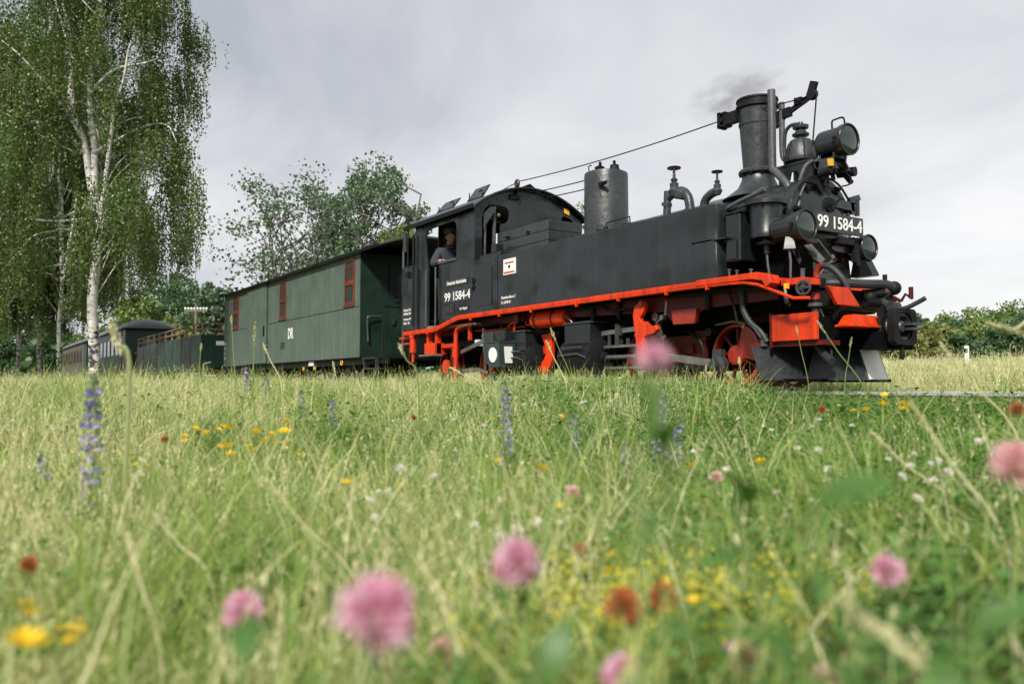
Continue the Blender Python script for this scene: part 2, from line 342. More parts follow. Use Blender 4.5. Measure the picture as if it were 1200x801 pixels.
def text(name, s, org, xd, yd, width, height, mt, parent, label=None, bold=0.0):
    cu = bpy.data.curves.new('t', 'FONT'); cu.body = s; cu.extrude = 0.0; cu.offset = bold; cu.resolution_u = 3
    to = bpy.data.objects.new('t', cu); me = bpy.data.meshes.new_from_object(to); bpy.data.objects.remove(to)
    co = np.zeros(len(me.vertices)*3); me.vertices.foreach_get('co', co); co = co.reshape(-1, 3)
    lo = co.min(0); hi = co.max(0); xd = Vector(xd).normalized(); yd = Vector(yd).normalized(); nn = xd.cross(yd)
    off = wpos(parent); m = MB(); m.v = []
    for c in co:
        p = Vector(org) + xd*((c[0]-lo[0])/(hi[0]-lo[0])*width) + yd*((c[1]-lo[1])/(hi[1]-lo[1])*height)
        m.v.append(tuple(p))
    m.f = [tuple(p.vertices) for p in me.polygons]
    # give the characters a small thickness
    k = len(m.v); top = [tuple(Vector(v) + nn*0.004) for v in m.v]
    edges = {}
    for f in m.f:
        for a, b in zip(f, f[1:] + f[:1]): edges[(a, b)] = 1
    side = [(a, b, b+k, a+k) for (a, b) in edges if (b, a) not in edges]
    faces = [tuple(i+k for i in f) for f in m.f] + side
    m.v += top; m.f = faces
    return m.build(name, mt, parent, label=label)
def np_mesh(name, verts, faces, mt, parent=None, smooth=False):
    verts = np.asarray(verts, dtype=np.float32); faces = np.asarray(faces, dtype=np.int32)
    me = bpy.data.meshes.new(name); nf, k = faces.shape
    me.vertices.add(len(verts)); me.vertices.foreach_set('co', verts.ravel())
    me.loops.add(nf*k); me.loops.foreach_set('vertex_index', faces.ravel())
    me.polygons.add(nf); me.polygons.foreach_set('loop_start', np.arange(0, nf*k, k, dtype=np.int32))
    me.update(calc_edges=True); me.validate()
    return link(name, me, mt, parent)

# ================================================================== the setting
def sst(a, b, x):
    t = np.clip((x-a)/(b-a), 0, 1); return t*t*(3-2*t)
def gz(x, y):
    """height of the ground (rail top is 0)"""
    x = np.asarray(x, dtype=float); y = np.asarray(y, dtype=float)
    r = np.hypot(x, y+7.45)
    h = -0.45 + 0.26*sst(1.2, 6.8, r) + 0.05*sst(10, 40, r)
    h = h + 0.03*np.sin(x*1.3+0.7*y)*np.cos(y*1.1-0.4*x)
    h = h + 0.55*sst(3.0, 20, y) + 0.012*np.clip(y-20, 0, 80)
    k = 1-sst(1.1, 1.9, np.abs(y)); h = h*(1-k) + (-0.17)*k
    return h
def axis_steps(lo, hi, c, fine):
    a = [0.0]; st = fine
    while a[-1] < max(hi-c, c-lo): a.append(a[-1]+st); st *= 1.09
    a = np.array(a); return np.unique(np.clip(np.concatenate([c-a, c+a]), lo, hi))
gx = axis_steps(-900, 900, -5, 0.3); gy = axis_steps(-700, 1500, -3, 0.2)
XX, YY = np.meshgrid(gx, gy); ZZ = gz(XX, YY); nx, ny = len(gx), len(gy)
idx = np.arange(nx*ny).reshape(ny, nx)
gf = np.stack([idx[:-1,:-1], idx[:-1,1:], idx[1:,1:], idx[1:,:-1]], -1).reshape(-1, 4)
ground = np_mesh('ground', np.stack([XX, YY, ZZ], -1).reshape(-1, 3), gf, M['ground'])
ground.data.shade_smooth(); ground['kind'] = 'structure'

track = empty('railway_track', (-20, 0, -0.17), 'narrow gauge railway track under the train, its shiny near rail showing at right', 'track')
for y in (-0.375, 0.375):
    rl = B().box(-74, 32, y-0.045, y+0.045, -0.115, -0.100).box(-74, 32, y-0.008, y+0.008, -0.100, -0.035).build('rail', 'rust', track)
    B().box(-74, 32, y-0.025, y+0.025, -0.035, 0.0).build('rail_head', 'railhead', rl, bevel=0.005)
sl0 = B().box(-0.11, 0.11, -0.8, 0.8, -0.22, -0.116).v
sme = None
for i in range(150):
    x = -74 + i*0.68
    if sme is None:
        o = B().box(x-0.11, x+0.11, -0.8, 0.8, -0.24, -0.116).build('sleeper', 'wood', track, bevel=0.008); sme = o; x0 = x
    else:
        o = sme.copy(); C.objects.link(o); o.parent = track
        o.location = (x-x0, random.uniform(-.03, .03), random.uniform(-.008, 0)); o.rotation_euler.z = 0
# ballast stones: uncountable
nb = 9000
bx = RNG.uniform(-9.5, 14, nb); by = RNG.uniform(-1.15, 1.15, nb); bs = RNG.uniform(0.015, 0.035, nb)
oc = np.array([(1,0,0),(0,1,0),(-1,0,0),(0,-1,0),(0,0,0.8),(0,0,-.5)], float)
rot = RNG.uniform(0, 6.28, nb); cs, sn = np.cos(rot), np.sin(rot)
vv = oc[None]*(bs[:,None,None]*RNG.uniform(0.6, 1.3, (nb,6,1)))
vx = vv[...,0]*cs[:,None]-vv[...,1]*sn[:,None]; vy = vv[...,0]*sn[:,None]+vv[...,1]*cs[:,None]
bv = np.stack([vx+bx[:,None], vy+by[:,None], vv[...,2]+gz(bx,by)[:,None]+0.012], -1).reshape(-1,3)
of = np.array([(0,1,4),(1,2,4),(2,3,4),(3,0,4),(1,0,5),(2,1,5),(3,2,5),(0,3,5)])
bf = (of[None] + (np.arange(nb)*6)[:,None,None]).reshape(-1,3)
np_mesh('ballast', bv, bf, M['ballast'])['kind'] = 'stuff'

# ================================================================== the steam locomotive
loco = empty('steam_locomotive', (-9.0, 0, 0), 'black and red narrow gauge steam locomotive with number plates at the head of the train', 'locomotive')
def plate(outline, holes, y0, y1, plane, name, mt, parent, bevel=0.0):
    """sheet with openings: a filled 2D curve given thickness"""
    cu = bpy.data.curves.new('p', 'CURVE'); cu.dimensions = '2D'; cu.fill_mode = 'BOTH'; cu.extrude = abs(y1-y0)/2
    for lp in [outline] + holes:
        sp = cu.splines.new('POLY'); sp.points.add(len(lp)-1); sp.use_cyclic_u = True
        for q, (a, b) in zip(sp.points, lp): q.co = (a, b, 0, 1)
    to = bpy.data.objects.new('p', cu); me = bpy.data.meshes.new_from_object(to); bpy.data.objects.remove(to)
    m = MB(); c = (y0+y1)/2
    for v in me.vertices:
        a, b, d = v.co; m.v.append((a, c+d, b) if plane == 'xz' else (c+d, a, b))
    m.f = [tuple(p.vertices) for p in me.polygons]
    return m.build(name, mt, parent, bevel=bevel)
def rrect(x0, x1, z0, z1, r, n=4, which=(1,1,1,1)):
    out = []
    for (cx, cz, a0, w) in ((x1-r, z1-r, 0, which[0]), (x0+r, z1-r, 90, which[1]), (x0+r, z0+r, 180, which[2]), (x1-r, z0+r, 270, which[3])):
        if w: out += [(cx+r*math.cos(R(a0+90*i/n)), cz+r*math.sin(R(a0+90*i/n))) for i in range(n+1)]
        else:
            s = {0:(1,1),90:(-1,1),180:(-1,-1),270:(1,-1)}[a0]; out.append((cx+r*s[0], cz+r*s[1]))
    return out
def rivets(name, pts, nrm, r, parent, mt='black'):
    m = B()
    for p in pts: m.lathe(p, nrm, [(r, 0), (r*0.75, r*0.5), (0, r*0.7)], 6)
    o = m.build(name, mt, parent); o['kind'] = 'stuff'; return o

# ---- side tanks
for sd in (-1, 1):
    ya, yb = sorted((sd*1.0, sd*0.50))
    pl = [(-10.30, ya), (-6.17, ya), (-6.12, ya+0.02), (-6.10, ya+0.07), (-6.10, yb-0.07), (-6.12, yb-0.02), (-6.17, yb), (-10.30, yb)]
    tk = B().prism(pl, 1.13, 1.92, 'xy').build('side_tank', 'tank', loco, bevel=0.012)
    if sd < 0:
        rivets('rivet_row', [(-6.26, -1.0, z) for z in np.arange(1.17, 1.9, 0.035)] + [(x, -1.0, 1.155) for x in np.arange(-10.2, -6.3, 0.06)], (0,-1,0), 0.009, tk, 'tank')
        B().box(-6.45, -5.98, -1.0, -0.90, 1.535, 1.55).build('tank_bracket', 'black', loco)
        hr = cr([(-7.98,-0.9,1.91),(-7.97,-0.9,2.03),(-7.55,-0.9,2.03),(-7.54,-0.9,1.91)], 4)
        B().tube([(-7.98,-0.9,1.91),(-7.98,-0.9,2.02),(-7.55,-0.9,2.03),(-7.54,-0.9,1.91)], 0.009, 6).build('tank_grab_rail', 'dark', tk)
        B().cyl((-8.15,-0.85,1.92),(-8.15,-0.85,1.97),0.05).cyl((-8.05,-0.85,1.92),(-8.05,-0.85,1.99),0.03).build('filler_cap', 'dark', tk)
# thin strap below the near tank, white maintenance notice and lettering on it
B().box(-10.13, -9.82, -1.012, -1.001, 1.61, 1.83).build('notice_board', 'white', loco)
B().box(-10.09, -9.86, -1.016, -1.013, 1.765, 1.785).box(-10.11, -9.84, -1.016, -1.013, 1.628, 1.652).build('red_print', 'redprint', loco)
B().box(-10.0, -9.95, -1.016, -1.013, 1.70, 1.735).build('black_print', 'dark', loco)
text('lettering', 'Deutsche Barre 2', (-10.19,-1.004,1.275), (1,0,0), (0,0,1), 0.36, 0.040, 'white', loco)
text('lettering', '11.10.90 D', (-10.19,-1.004,1.205), (1,0,0), (0,0,1), 0.24, 0.040, 'white', loco)

# ---- boiler and smokebox
B().lathe((-10.9,0,1.70), (1,0,0), [(0.50,0),(0.50,3.9)], 40).build('boiler_barrel', 'black', loco)
for x in (-9.9, -8.6, -7.4): B().lathe((x,0,1.70),(1,0,0),[(0.50,0),(0.506,0.005),(0.506,0.055),(0.50,0.06)],40).build('boiler_band','black',loco)
B().lathe((-7.0,0,1.72), (1,0,0), [(0.49,0),(0.495,0.01),(0.495,1.33),(0.512,1.335),(0.512,1.39),(0.50,1.41),(0.43,1.415)], 48).build('smokebox', 'gloss', loco)
rivets('rivet_ring', [(-5.72, 0.495*math.cos(a), 1.72+0.495*math.sin(a)) for a in np.linspace(0, 6.28, 70)], (0,-1,0), 0.009, loco)
dr = B().lathe((-5.59,0,1.72), (1,0,0), [(0.42,0),(0.415,0.02),(0.39,0.03),(0.34,0.05),(0.22,0.085),(0.1,0.10),(0,0.102)], 48).build('smokebox_door', 'gloss', loco)
B().torus((-5.57,0,1.72),(1,0,0),0.41,0.012,48,6).build('door_rim','pipe',dr)
B().cyl((-5.53,0,1.90),(-5.47,0,1.90),0.085,0.075,20).cyl((-5.47,0,1.90),(-5.42,0,1.90),0.03,n=12).bar((-5.43,-0.02,1.89),(-5.42,0.10,1.97),0.02,0.02).bar((-5.43,0.02,1.91),(-5.42,-0.06,1.84),0.02,0.02).build('door_handle','dark',dr)
for z in (1.92, 1.46):
    B().prism([(0.46,z+0.05),(0.10,z+0.06),(0.02,z+0.0),(0.10,z-0.03),(0.46,z-0.04)], -5.53, -5.49, 'yz').cyl((-5.50,0.47,z-0.08),(-5.50,0.47,z+0.09),0.028,n=10).build('door_hinge','gloss',dr)
for a in (25, 60, 95, 130, 165, 200, 235, 305, 340):
    y, z = 0.435*math.cos(R(a)), 1.72+0.435*math.sin(R(a))
    B().bar((-5.57,y*1.06,1.72+(z-1.72)*1.06),(-5.56,y*0.88,1.72+(z-1.72)*0.88),0.05,0.04).cyl((-5.56,y,z),(-5.52,y,z),0.02,n=8).build('door_clamp','dark',dr)
# handrail over the door, clips, yellow tag
B().tube(cr([(-5.54,-0.40,1.95),(-5.53,-0.30,2.10),(-5.53,-0.05,2.19),(-5.53,0.20,2.15),(-5.53,0.38,2.0)],6),0.012,8).build('door_handrail','pipe',loco)
B().prism([(-0.20,2.32),(-0.12,2.335),(-0.115,2.26),(-0.19,2.25)], -5.36, -5.345, 'yz').build('yellow_tag', 'yellow', loco)
B().tube(cr([(-5.5,-0.12,2.2),(-5.45,-0.06,2.29),(-5.45,0.05,2.27),(-5.45,0.18,2.24),(-5.44,0.3,2.16)],5),0.028,8).cyl((-5.50,0.16,2.25),(-5.32,0.2,2.24),0.05,n=12).cyl((-5.46,0.0,2.22),(-5.36,0.0,2.30),0.035,n=10).cyl((-5.48,-0.16,2.20),(-5.36,-0.14,2.22),0.04,n=10).build('steam_fitting','dark',loco)
B().prism([(-0.34,2.10),(-0.30,2.16),(-0.10,2.19),(-0.12,2.11),(-0.06,2.02),(-0.10,2.0),(-0.18,2.09)], -5.53, -5.50,'yz').build('lamp_iron','dark',loco)
B().prism([(0.34,2.02),(0.50,2.07),(0.53,2.02),(0.41,1.95),(0.44,1.85),(0.38,1.85)], -5.53, -5.49,'yz').build('lamp_iron','gloss',loco)

# ---- front number plate
npl = B().box(-5.41,-5.385,-0.395,0.405,1.595,1.785).build('number_plate','gloss',loco,bevel=0.004)
text('lettering','99 1584-4',(-5.383,-0.335,1.628),(0,1,0),(0,0,1),0.71,0.128,'white',npl,bold=0.012)
B().bar((-5.57,-0.1,1.68),(-5.41,-0.1,1.68),0.03,0.03).build('plate_bracket','dark',loco)
B().bar((-5.46,0.32,1.59),(-5.44,0.32,1.33),0.05,0.02).bar((-5.46,0.38,1.59),(-5.44,0.38,1.30),0.03,0.05).box(-5.50,-5.41,0.04,0.30,1.50,1.56).build('lamp_bracket','dark',loco)

# ---- chimney
ch = B().lathe((-6.41,0,2.12), (0,0,1), [(0.40,0.0),(0.33,0.05),(0.225,0.13),(0.182,0.22),(0.168,0.29)], 32).lathe((-6.41,0,2.405),(0,0,1),[(0.160,0),(0.213,0.005),(0.216,0.03),(0.195,0.055),(0.165,0.06)],32)\
   .lathe((-6.41,0,2.44),(0,0,1),[(0.160,0),(0.212,0.72),(0.214,0.74),(0.185,0.745),(0.175,0.70)],32).build('chimney','grey',loco)
B().lathe((-6.41,0,3.135),(0,0,1),[(0.212,0),(0.236,0.012),(0.236,0.04),(0.222,0.05),(0.222,0.085),(0.233,0.095),(0.226,0.118),(0.195,0.12),(0.18,0.04)],32).build('chimney_rim','dark',ch)
B().lathe((-6.41,0,2.95),(0,0,1),[(0.199,0),(0.205,0.005),(0.207,0.03),(0.203,0.034)],32).build('chimney_band','grey',ch)
rivets('flange_bolt',[(-6.41+0.19*math.cos(a),0.19*math.sin(a),2.39) for a in np.linspace(0,6.28,11)[:-1]],(0,0,1),0.018,ch,'dark')
# clamp with roller for the bell cord on the left of the chimney
B().box(-6.70,-6.52,-0.24,-0.16,3.00,3.13).box(-6.78,-6.74,-0.25,-0.13,2.98,3.16).box(-6.78,-6.66,-0.25,-0.13,3.13,3.15).box(-6.78,-6.66,-0.25,-0.13,2.99,3.01).cyl((-6.71,-0.25,3.07),(-6.71,-0.13,3.07),0.03,n=10).build('cord_guide','dark',ch)
# pipes in front of the chimney
B().tube(cr([(-6.0,-0.25,3.20),(-6.0,-0.25,2.8),(-6.0,-0.25,2.37),(-5.97,-0.25,2.32),(-5.82,-0.26,2.16),(-5.78,-0.27,2.08),(-5.78,-0.29,1.98),(-5.78,-0.32,1.85)],5),0.042,12).build('exhaust_pipe','pipe',loco)
B().cyl((-5.78,-0.285,2.04),(-5.78,-0.30,1.99),0.056,n=14).cyl((-5.78,-0.30,1.97),(-5.78,-0.31,1.93),0.06,n=14).lathe((-5.78,-0.31,1.93),(0,-0.05,-1),[(0.05,0),(0.06,0.05),(0.09,0.10),(0.03,0.15)],14).build('pipe_coupling','pipe',loco)
B().tube(cr([(-6.07,0,3.13),(-6.07,0,2.58),(-6.02,0,2.46),(-6.02,0,2.2)],5),0.032,10).build('blower_pipe','pipe',loco)
B().tube(cr([(-5.66,-0.26,2.08),(-5.65,-0.25,2.16),(-5.62,-0.2,2.30),(-5.58,-0.12,2.36),(-5.5,0.0,2.35)],5),0.022,8).build('bell_steam_pipe','pipe',loco)
B().tube(cr([(-5.58,-0.1,2.36),(-5.56,-0.13,2.29),(-5.52,-0.06,2.23),(-5.48,0.02,2.22)],5),0.010,6).build('drain_pipe','dark',loco)
# arm with pulleys carrying the cord forward
arm = B().bar((-6.20,0,2.99),(-5.95,0,3.0),0.05,0.10).bar((-5.97,0,3.0),(-5.70,0,3.09),0.03,0.055).bar((-6.16,0,2.88),(-6.02,0,2.98),0.03,0.05).build('pulley_arm','dark',loco)
B().lathe((-5.675,-0.03,3.105),(0,1,0),[(0.055,0),(0.06,0.012),(0.045,0.03),(0.06,0.048),(0.055,0.06)],20).bar((-5.70,0,3.09),(-5.645,0,3.235),0.05,0.075).build('pulley','dark',arm)
B().box(-5.88,-5.80,-0.03,0.03,3.10,3.115).box(-5.88,-5.80,-0.03,0.03,3.045,3.06).box(-5.88,-5.855,-0.04,0.04,3.045,3.115).cyl((-5.82,-0.04,3.08),(-5.82,0.04,3.08),0.02,n=8).bar((-5.80,0,3.08),(-5.70,0,3.10),0.03,0.03).build('pulley','dark',arm)
# bell cord and cables to the cab
def sag(a, b, d, n=10):
    a = Vector(a); b = Vector(b); return [a.lerp(b, i/n) + Vector((0,0,-d*4*(i/n)*(1-i/n))) for i in range(n+1)]
B().tube(sag((-11.05,-0.27,3.17),(-10.9,-0.27,3.20),0,2)[:-1]+sag((-10.9,-0.27,3.20),(-6.71,-0.2,3.08),0.05,16)+sag((-6.71,-0.2,3.09),(-5.82,-0.03,3.09),0.0,3),0.0075,6).build('bell_cord','dark',loco)
B().tube([(-5.62,0,3.10),(-5.70,0.0,2.42)],0.008,6).build('bell_cord','dark',loco)
B().tube(sag((-12.2,-0.27,3.12),(-11.05,-0.27,3.18),0.02,4),0.0075,6).build('bell_cord','dark',loco)
B().tube(sag((-10.95,0.05,3.08),(-8.9,-0.28,2.86),0.01,8),0.008,6).build('control_cable','dark',loco)
B().tube(sag((-10.95,0.30,3.03),(-8.95,-0.1,2.80),0.01,8),0.008,6).build('control_cable','dark',loco)
B().tube(cr([(-9.06,-0.28,2.85),(-9.10,-0.28,3.0),(-9.13,-0.26,3.05),(-9.11,-0.24,3.07),(-9.08,-0.26,3.05)],4),0.008,6).build('cord_hook','dark',loco)

# ---- bell on its bracket
bl = B().lathe((-5.83,0,2.42),(0,0,1),[(0.165,0),(0.17,0.01),(0.165,0.05),(0.155,0.12),(0.13,0.20),(0.10,0.235),(0.06,0.25)],28).build('warning_bell','grey',loco)
B().lathe((-5.83,0,2.66),(0,0,1),[(0.05,0),(0.05,0.03),(0.085,0.04),(0.09,0.06),(0.06,0.08),(0.045,0.11),(0.08,0.12),(0.085,0.15),(0.03,0.16),(0.025,0.19),(0,0.195)],16).build('bell_valve','grey',bl)
B().tube(cr([(-5.83,0,2.83),(-5.93,-0.02,2.84),(-6.0,-0.03,2.78),(-6.02,-0.03,2.62),(-5.99,-0.05,2.50),(-5.93,-0.10,2.47)],5),0.02,8).build('bell_pipe','grey',bl)
for a in range(6):
    an = R(60*a+20); B().tube([(-5.83+0.172*math.cos(an),0.172*math.sin(an),2.44),(-5.83+0.162*math.cos(an),0.162*math.sin(an),2.54),(-5.83+0.135*math.cos(an),0.135*math.sin(an),2.63)],0.008,5).build('bell_rib','dark',bl)
B().lathe((-5.83,0,2.385),(0,0,1),[(0.09,0),(0.13,0.01),(0.11,0.045)],18).build('bell_foot','grey',bl)
bk = B().prism([(-6.02,2.18),(-6.02,2.38),(-5.58,2.38),(-5.58,2.15),(-5.72,2.15),(-5.78,2.30),(-5.86,2.30),(-5.9,2.15)],-0.13,-0.11,'xz').box(-6.04,-5.56,-0.14,0.14,2.37,2.392).prism([(-6.02,2.18),(-6.02,2.38),(-5.58,2.38),(-5.58,2.15)],0.11,0.13,'xz').build('bell_bracket','black',loco)

# ---- lamps
def lamp(nm, c, r, ln, handle=False, foot=True):
    x, y, z = c
    o = B().lathe((x-ln,y,z),(1,0,0),[(r*0.80,0),(r*0.95,0.03),(r*0.97,0.06),(r*0.97,ln-0.06),(r*1.06,ln-0.055),(r*1.06,ln),(r*0.98,ln+0.002),(r*0.98,ln-0.015)],32).build(nm,'gloss',loco)
    B().lathe((x-0.012,y,z),(1,0,0),[(r*0.98,0),(r*0.8,0.012),(r*0.5,0.022),(0,0.028)],28).build('lens','lens',o)
    B().torus((x-0.003,y,z),(1,0,0),r*1.02,0.010,32,6).build('lens_ring','black',o)
    B().cyl((x-0.06,y-r*1.04,z),(x-0.06,y-r*1.16,z),0.022,n=8).build('catch','dark',o)
    if handle: B().tube(cr([(x-0.20,y,z+r*0.95),(x-0.20,y,z+r*1.5),(x-0.16,y,z+r*1.58),(x-0.07,y,z+r*1.55),(x-0.05,y,z+r*1.0)],4),0.010,6).build('handle','dark',o)
    return o
lt = lamp('top_headlamp',(-5.24,0.0,2.525),0.152,0.33,True)
B().prism([(-5.53,2.40),(-5.35,2.40),(-5.36,2.33),(-5.31,2.23),(-5.55,2.23),(-5.52,2.33)],-0.11,-0.085,'xz').prism([(-5.53,2.40),(-5.35,2.40),(-5.36,2.33),(-5.31,2.23),(-5.55,2.23),(-5.52,2.33)],0.085,0.11,'xz').box(-5.50,-5.36,-0.11,0.11,2.36,2.40).build('lamp_saddle','grey',lt)
B().tube(cr([(-5.42,-0.02,2.14),(-5.42,-0.03,2.20),(-5.40,0.0,2.24)],4),0.022,8).tube(cr([(-5.36,0.10,2.22),(-5.33,0.14,2.16),(-5.34,0.12,2.10),(-5.38,0.06,2.08)],4),0.009,6).build('lamp_post','dark',lt)
ll = lamp('left_headlamp',(-5.20,-0.735,1.575),0.142,0.36)
B().tube([(-5.42,-0.72,1.72),(-5.42,-0.66,1.80)],0.010,6).build('cable','dark',ll)
B().box(-5.52,-5.30,-0.62,-0.45,1.44,1.48).build('lamp_shelf','black',ll)
lr = lamp('right_headlamp',(-5.42,0.56,1.505),0.128,0.26)
B().prism([(-5.58,1.375),(-5.44,1.375),(-5.36,1.22),(-5.36,1.20),(-5.62,1.20)],0.50,0.62,'xz').build('lamp_shelf','black',lr)
# conical cover on a rod below the left lamp
B().lathe((-5.36,-0.80,1.355),(0,0,1),[(0.078,0),(0.05,0.115),(0.045,0.12)],4).build('oil_cup','pipe',loco)
B().tube([(-5.36,-0.80,1.36),(-5.345,-0.80,1.24),(-5.35,-0.80,1.08)],0.012,6).build('oil_pipe','pipe',loco)

# ---- air pump, feed box and pipes beside the smokebox
ap = B().lathe((-5.68,-0.74,1.50),(0,0,1),[(0.10,0),(0.155,0.01),(0.16,0.06),(0.155,0.07),(0.165,0.30),(0.166,0.335)],28).build('air_pump','black',loco)
B().lathe((-5.68,-0.74,1.835),(0,0,1),[(0.20,0),(0.205,0.005),(0.205,0.03),(0.19,0.034),(0.19,0.05),(0.0,0.055)],28).build('pump_cover','black',ap)
rivets('cover_bolt',[(-5.68+0.19*math.cos(a),-0.74+0.19*math.sin(a),1.82) for a in np.linspace(0,6.28,13)[:-1]],(0,0,-1),0.016,ap,'dark')
B().lathe((-5.68,-0.74,1.36),(0,0,1),[(0.03,0),(0.03,0.08),(0.10,0.085),(0.11,0.11),(0.05,0.12),(0.05,0.14)],16).tube([(-5.78,-0.78,1.46),(-5.60,-0.78,1.47),(-5.5,-0.70,1.47)],0.010,6).build('pump_gland','black',ap)
B().tube([(-5.68,-0.74,1.38),(-5.67,-0.74,1.26),(-5.66,-0.72,1.10)],0.014,6).build('pump_rod','pipe',ap)
fb = B().box(-6.06,-5.86,-0.92,-0.60,1.30,1.79).build('sand_box','black',loco,bevel=0.02)
B().box(-6.07,-5.85,-0.93,-0.59,1.79,1.803).build('box_lid','black',fb)
B().box(-6.02,-5.90,-0.932,-0.921,1.33,1.52).build('worn_panel','black',fb)
B().box(-6.10,-5.55,-0.62,-0.20,1.10,1.55).build('smokebox_saddle','pit',loco)
B().prism([(-0.45,1.08),(0.45,1.08),(0.32,1.30),(-0.32,1.30)],-6.9,-5.62,'yz').build('saddle_casting','dark',loco)
B().tube([(-6.14,-0.86,1.86),(-5.95,-0.82,1.93),(-5.70,-0.76,2.0)],0.018,6).tube([(-6.14,-0.80,1.83),(-5.92,-0.74,1.90),(-5.72,-0.70,1.94)],0.014,6).cyl((-5.74,-0.76,1.99),(-5.68,-0.76,2.01),0.03,n=8).build('feed_pipe','pipe',loco)
B().cyl((-6.14,-0.72,1.84),(-5.92,-0.70,1.80),0.09,n=16).build('feed_valve','dark',loco)
B().tube(cr([(-5.95,-0.5,1.75),(-5.82,-0.62,1.83),(-5.72,-0.66,1.80)],5),0.03,8).tube(cr([(-5.55,-0.60,1.80),(-5.50,-0.62,1.72),(-5.46,-0.58,1.60),(-5.46,-0.55,1.30)],5),0.02,8).build('steam_pipe','dark',loco)
for x, h in ((-5.98,0.08),(-5.88,0.06),(-5.7,0.05)): B().cyl((x,-0.95,1.13),(x,-0.95,1.13+h),0.012,n=6).cyl((x,-0.95,1.13+h),(x,-0.95,1.145+h),0.02,n=6).build('oil_nipple','pipe',loco)
B().bar((-5.50,-0.40,1.50),(-5.36,-0.30,1.28),0.012,0.06).tube([(-5.38,-0.35,1.50),(-5.30,-0.22,1.30),(-5.33,-0.30,1.22),(-5.34,-0.42,1.10)],0.009,6).cyl((-5.31,-0.22,1.34),(-5.29,-0.22,1.30),0.02,n=8).build('drain_pipe','pipe',loco)
B().prism([(-0.62,1.48),(-0.50,1.48),(-0.40,1.30),(-0.44,1.26)],-5.56,-5.53,'yz').build('step_bracket','black',loco)
B().prism([(-0.5,1.08),(0.5,1.08),(0.42,1.62),(-0.42,1.62)],-5.66,-5.60,'yz').build('smokebox_front_plate','gloss',loco)

# ---- valves on the tank top
for (x,y,z,s,el) in ((-7.43,-0.30,2.20,1.0,True),(-6.74,-0.30,2.11,0.78,False)):
    v = B().lathe((x,y,z+0.12*s),(0,0,1),[(0.045*s,0),(0.06*s,0.03*s),(0.075*s,0.06*s),(0.05*s,0.10*s),(0.055*s,0.15*s),(0.03*s,0.17*s),(0.045*s,0.20*s),(0.02*s,0.22*s),(0.012*s,0.35*s)],14).build('steam_valve','grey',loco)
    B().torus((x,y,z+0.46*s),(0,0,1),0.072*s,0.012*s,18,6).bar((x-0.07*s,y,z+0.46*s),(x+0.07*s,y,z+0.46*s),0.015,0.015).bar((x,y-0.07*s,z+0.46*s),(x,y+0.07*s,z+0.46*s),0.015,0.015).build('handwheel','dark',v)
    if el:
        B().tube(cr([(x,y,z+0.14),(x+0.12,y,z+0.16),(x+0.22,y,z+0.08),(x+0.26,y,z-0.06),(x+0.26,y,z-0.2)],5),0.055,12).build('valve_elbow','grey',v)
        B().lathe((x+0.10,y,z+0.06),(0.3,0,1),[(0.07,0),(0.085,0.02),(0.085,0.09),(0.07,0.11)],14).build('valve_flange','grey',v)
        B().cyl((x-0.12,y,z+0.10),(x,y,z+0.16),0.045,n=10).cyl((x-0.13,y,z-0.10),(x-0.11,y,z+0.20),0.048,n=12).cyl((x-0.135,y,z+0.02),(x-0.125,y,z+0.06),0.065,n=12).tube([(x-0.12,y,z-0.08),(x-0.15,y,z-0.3)],0.04,10).build('valve_pipe','grey',v)
    else:
        B().tube(cr([(x,y,z+0.14),(x-0.10,y,z+0.12),(x-0.19,y,z+0.06),(x-0.22,y,z-0.06)],5),0.05,10).build('valve_elbow','grey',v)

# ---- dome (plain cylinder) on the boiler, coal and tool box in front of the cab
dm = B().lathe((-8.77,-0.25,1.95),(0,0,1),[(0.30,0),(0.296,0.12),(0.292,0.90),(0.285,0.925),(0.26,0.935),(0,0.945)],40).build('steam_dome','grey',loco)
B().box(-8.60,-8.45,-0.53,-0.49,2.66,2.69).cyl((-8.58,-0.52,2.66),(-8.48,-0.50,2.66),0.02,n=8).build('dome_hook','dark',dm)
B().lathe((-8.88,-0.27,2.88),(0,0,1),[(0.07,0),(0.075,0.03),(0.06,0.07),(0.07,0.10),(0.05,0.12),(0,0.14)],12).cyl((-8.87,-0.27,3.0),(-8.83,-0.30,3.04),0.02,n=6).build('safety_valve','dark',dm)
B().lathe((-8.63,-0.22,2.88),(0,0,1),[(0.07,0),(0.075,0.03),(0.06,0.06),(0.06,0.09),(0,0.11)],12).cyl((-8.63,-0.22,2.95),(-8.60,-0.25,3.02),0.02,n=6).build('safety_valve','dark',dm)
for i, (za, zb, dx) in enumerate(((1.925,2.045,0.0),(2.05,2.185,0.004),(2.19,2.33,0.008))):
    B().box(-10.78+dx,-9.45-dx,-0.73+dx*2,-0.12,za,zb).build('coal_box_board','grey',loco,bevel=0.008)
B().box(-10.5,-10.42,-0.76,-0.725,2.22,2.24).box(-9.95,-9.90,-0.75,-0.73,2.20,2.24).build('box_latch','dark',loco)
B().box(-10.94,-10.31,-0.95,-0.70,1.92,1.99).box(-10.60,-10.46,-0.93,-0.80,1.99,2.12).build('cab_front_step','black',loco,bevel=0.01)

